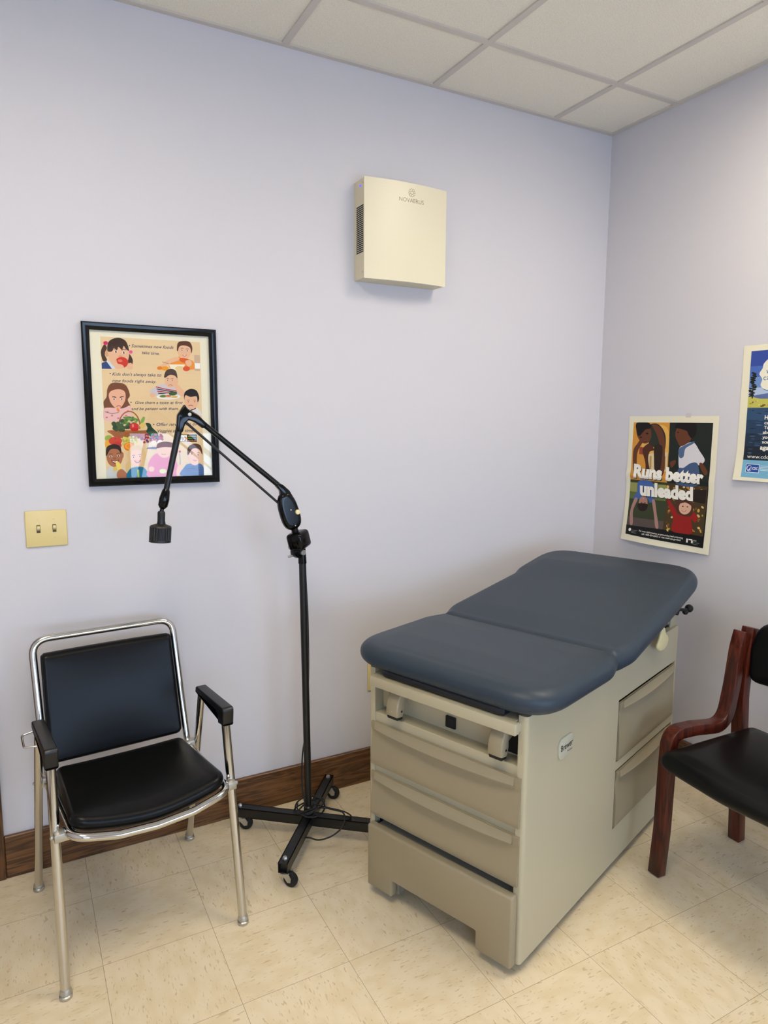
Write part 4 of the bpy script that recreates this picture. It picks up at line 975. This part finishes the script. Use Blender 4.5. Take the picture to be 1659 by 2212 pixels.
# boy in overalls, side view
P_.blob([(645, 1100), (700, 1060), (790, 1040), (850, 1120), (905, 1210), (850, 1260), (780, 1240), (720, 1300), (650, 1300), (640, 1180)], (222, 218, 222))
P_.blob([(640, 1110), (700, 1070), (790, 1030), (790, 1050), (710, 1100), (690, 1180), (650, 1190)], (84, 108, 142)); P_.blob([(690, 1290), (770, 1240), (840, 1260), (835, 1460), (620, 1445), (640, 1300)], (70, 92, 128))
P_.blob([(610, 930), (640, 890), (740, 900), (770, 980), (740, 1040), (660, 1080), (625, 1030), (605, 980)], BR_); P_.blob([(605, 900), (620, 860), (700, 852), (810, 860), (812, 960), (770, 1000), (735, 960), (720, 930), (650, 910)], (26, 20, 20)); P_.ell(706, 955, 16, 26, BR_); P_.ell(632, 945, 8, 6, (20, 16, 14))
P_.blob([(555, 1240), (605, 1215), (610, 1245), (570, 1290)], BR_); P_.blob([(850, 1250), (880, 1240), (935, 1320), (915, 1360), (880, 1320)], BR_)
# upside-down child
P_.blob([(235, 1428), (375, 1438), (400, 1600), (350, 1640), (330, 1600), (240, 1600), (215, 1640), (180, 1590), (215, 1540)], (70, 104, 168))
P_.blob([(195, 1600), (225, 1610), (185, 1720), (192, 1850), (160, 1850), (155, 1720)], (170, 130, 120)); P_.blob([(375, 1620), (405, 1620), (430, 1740), (462, 1880), (430, 1880), (405, 1760)], (170, 130, 120))
P_.ell(285, 1640, 46, 62, (176, 130, 112)); P_.blob([(232, 1650), (330, 1655), (320, 1710), (280, 1725), (240, 1705)], (44, 28, 24)); P_.ell(268, 1640, 6, 5, DK); P_.ell(304, 1642, 6, 5, DK); smile(286, 1600, 20, -10, (150, 60, 60))
# child in red
P_.blob([(525, 1590), (560, 1610), (625, 1700), (700, 1720), (780, 1710), (845, 1770), (820, 1830), (780, 1800), (790, 1940), (600, 1915), (600, 1790), (560, 1700)], (150, 34, 28))
P_.blob([(620, 1620), (700, 1590), (790, 1620), (780, 1760), (640, 1740)], (84, 50, 34)); P_.ell(715, 1680, 62, 68, (222, 178, 150), ang=12); P_.ell(692, 1668, 9, 5, DK); P_.ell(738, 1672, 9, 5, DK); smile(705, 1712, 24, 12); P_.blob([(655, 1640), (690, 1600), (770, 1620), (780, 1660), (720, 1630)], (84, 50, 34))
# bottom caption band
P_.poly([(125, 1860), (908, 1965), (904, 2078), (125, 1950)], (22, 22, 22))
wh = (240, 238, 226)
P_.text('For more information on preventing lead poisoning', (268, 1925), (708, 1990), 24, wh, bold=.01); P_.text('call 1-800-424-LEAD or visit www.epa.gov/lead.', (298, 1955), (692, 2012), 24, wh, bold=.01)
P_.ell(168, 1908, 14, 16, wh); P_.line([(185, 1912), (250, 1920)], 3, (150, 150, 150)); P_.line([(185, 1924), (236, 1931)], 3, (150, 150, 150)); P_.line([(185, 1936), (240, 1944)], 3, (150, 150, 150))
P_.poly([(742, 1985), (758, 1987), (758, 2026), (742, 2024)], wh); P_.poly([(764, 1988), (800, 1992), (800, 2004), (764, 2000)], wh); P_.poly([(790, 2004), (806, 2006), (806, 2034), (790, 2030)], wh); P_.text('LEAD', (806, 2010), (842, 2015), 17, wh); P_.text('Awareness', (810, 2028), (872, 2036), 12, (170, 170, 170)); P_.text('Program', (810, 2044), (858, 2050), 12, (170, 170, 170))
def shout(s_, p0, p1, h):
    P_.text(s_, (p0[0] + 6, p0[1] + 8), (p1[0] + 6, p1[1] + 8), h, (40, 30, 24), bold=.055); P_.text(s_, p0, p1, h, (246, 242, 230), bold=.055)
shout('Runs better', (186, 1385), (898, 1440), 172); shout('unleaded', (248, 1560), (792, 1606), 176)
cuts = [((PW * i / NXC, 0, 0), (1, 0, 0)) for i in range(1, NXC)] + [((0, PH * j / NYC, 0), (0, 1, 0)) for j in range(1, NYC)]
o = P_.obj('printed_picture', lpst, rough=.5, post=lambda x, y, z: curl_a(x, y, z + .0007), cuts=cuts, spec=.2, clip=((qm(182, 855)[0] + qm(125, 1950)[0]) / 2 - .002, (qm(985, 848)[0] + qm(910, 2080)[0]) / 2 + .002, qm(500, 2012)[1] - .002, qm(550, 852)[1])); o.rotation_euler = WR; o.location = (-.001, PW / 2, 0)
B().box((-.0026, -.095, .554), (-.0016, -.07, .572)).obj('tape', mat('clear_tape', (206, 200, 196), .3), lpst, smooth=False)

# ---------------------------------------------------------------- blue vaccine poster, right edge
QW, QH = .40, .508
def curl_b(x, y, z):
    t = 1 - y / QH; u = x / QW
    return (x, y, .001 + .014 * max(0, t - .7) ** 2 / .09 * math.exp(-u * 2.2) + z)
curl_b = piecewise(curl_b, QW, QH)
cp_ = wall_sheet('wall_poster', 'blue lake poster with a cream speech bubble, cut off by the right edge', 'poster', -.725, 1.281, QW, QH, curl_b)
# artwork coordinates: centimetres on the sheet, origin bottom left
P_ = Print(lambda x, y: (x / 100, y / 100)); W_, H_ = 40.0, 50.8
x0, x1, y0, y1 = 3.1, 37.5, 1.3, 48.6
P_.poly([(x0, y0), (x1, y0), (x1, y0 + 6.6), (x0, y0 + 6.6)], (118, 178, 208))
bands = [((26, 34, 46), 7.9, 13), ((32, 48, 70), 13, 18), ((38, 62, 92), 18, 23), ((48, 78, 112), 23, 27.5), ((180, 176, 84), 27.5, 31.2), ((178, 196, 222), 31.2, 35), ((112, 146, 202), 35, 39), ((74, 108, 184), 39, 43), ((52, 76, 158), 43, y1)]
for c, a_, b_ in bands: P_.poly([(x0, a_), (x1, a_), (x1, b_), (x0, b_)], c, up=False)
P_.layer += 1
P_.blob([(x0, 31), (9, 32.6), (16, 33), (24, 32), (x1, 33), (x1, 31)], (92, 110, 158)); P_.blob([(x0 + .2, 27.9), (x0 + .2, 31.6), (10, 30.6), (20, 31.2), (30, 30.4), (x1 - .2, 31.5), (x1 - .2, 27.9)], (196, 192, 92))
random.seed(3)
for k in range(60): P_.ell(random.uniform(x0 + .6, x1 - .6), random.uniform(28, 30.6), random.uniform(.3, .9), .3, random.choice([(150, 140, 60), (214, 206, 120), (110, 84, 40), (196, 160, 90)]), n=8)
for k in range(120):
    x, y = random.uniform(x0 + 1.5, x1 - 1.5), random.uniform(8.6, 26.6); P_.ell(x, y, random.uniform(.5, 1.5), .12, random.choice([(60, 92, 128), (22, 32, 48), (84, 116, 150)]), n=8)
P_.blob([(3.3, 38), (6, 39), (5, 37.5)], (150, 176, 216))
P_.poly([(4.5, 31), (5.0, 31), (5.0, 40), (4.6, 40)], (22, 26, 26))
for k in range(26): P_.ell(4.8 + random.uniform(-1.3, 1.3) * (1.1 - k / 34), 32 + k * .34, .75, .32, (24, 30, 26), ang=random.uniform(-20, 20), n=9)
bub = [(8.6, 44), (12, 46), (22, 46.4), (32, 46), (36, 43), (35, 39.8), (36.2, 37), (33, 34.2), (22, 33.6), (11, 33.9), (7.8, 35.6), (8.2, 38), (6.9, 40), (8.0, 42)]
P_.blob([(x + .25, y - .35) for x, y in bub], (60, 110, 180)); P_.blob(bub, (238, 234, 214))
tb_ = (60, 112, 164)
P_.text('If', (10.4, 42.4), (11.9, 42.4), 3.0, tb_, ydown=False); P_.text('vaccines', (9.5, 40.0), (19.5, 40.0), 2.9, tb_, ydown=False); P_.text('can help', (8.6, 37.6), (18.6, 37.6), 2.9, tb_, ydown=False); P_.text('you', (10.6, 35.2), (15.0, 35.2), 2.8, tb_, ydown=False)
ww = (240, 238, 226)
for i, (s_, wd, bo_) in enumerate((('HPV', 4.0, .02), ('can', 3.0, .02), ('Talk', 3.4, .02), ('about', 4.4, .02), ('your', 3.6, .02), ('sons', 3.6, .02))):
    P_.text(s_, (10.3 - (.0 if i < 3 else .3), 23.2 - i * 1.78), (10.3 + wd, 23.2 - i * 1.78), 1.7 if i else 2.2, ww, bold=bo_, ydown=False)
P_.text('against', (9.4, 12.0), (16.4, 12.0), 2.4, ww, bold=.03, ydown=False)
P_.text('www.cdc.gov', (4.6, 8.6), (16.8, 8.6), 2.0, ww, ydown=False)
P_.poly([(4.6, 3.2), (9.9, 3.2), (9.9, 6.4), (4.6, 6.4)], (240, 242, 240)); P_.poly([(4.75, 3.35), (9.75, 3.35), (9.75, 6.25), (4.75, 6.25)], (30, 76, 158))
P_.ell(6.0, 4.8, 1.0, 1.15, (240, 242, 240)); P_.ell(6.1, 4.8, .85, 1.0, (30, 76, 158)); P_.blob([(5.6, 4.0), (6.1, 4.6), (6.8, 5.5), (6.5, 4.7), (6.3, 4.1)], (240, 242, 240)); P_.text('CDC', (7.2, 4.35), (9.4, 4.35), 1.3, (240, 242, 240), bold=.03, ydown=False)
for k in range(4): P_.line([(10.3, 5.9 - k * .55), (15 - (k % 2), 5.9 - k * .55)], .14, (240, 242, 240))
cuts = [((QW * i / NXC, 0, 0), (1, 0, 0)) for i in range(1, NXC)] + [((0, QH * j / NYC, 0), (0, 1, 0)) for j in range(1, NYC)]
o = P_.obj('printed_picture', cp_, rough=.45, post=lambda x, y, z: curl_b(x, y, z + .0007), cuts=cuts, spec=.3, clip=(x0 / 100, x1 / 100, y0 / 100, y1 / 100)); o.rotation_euler = WR; o.location = (-.001, QW / 2, 0)
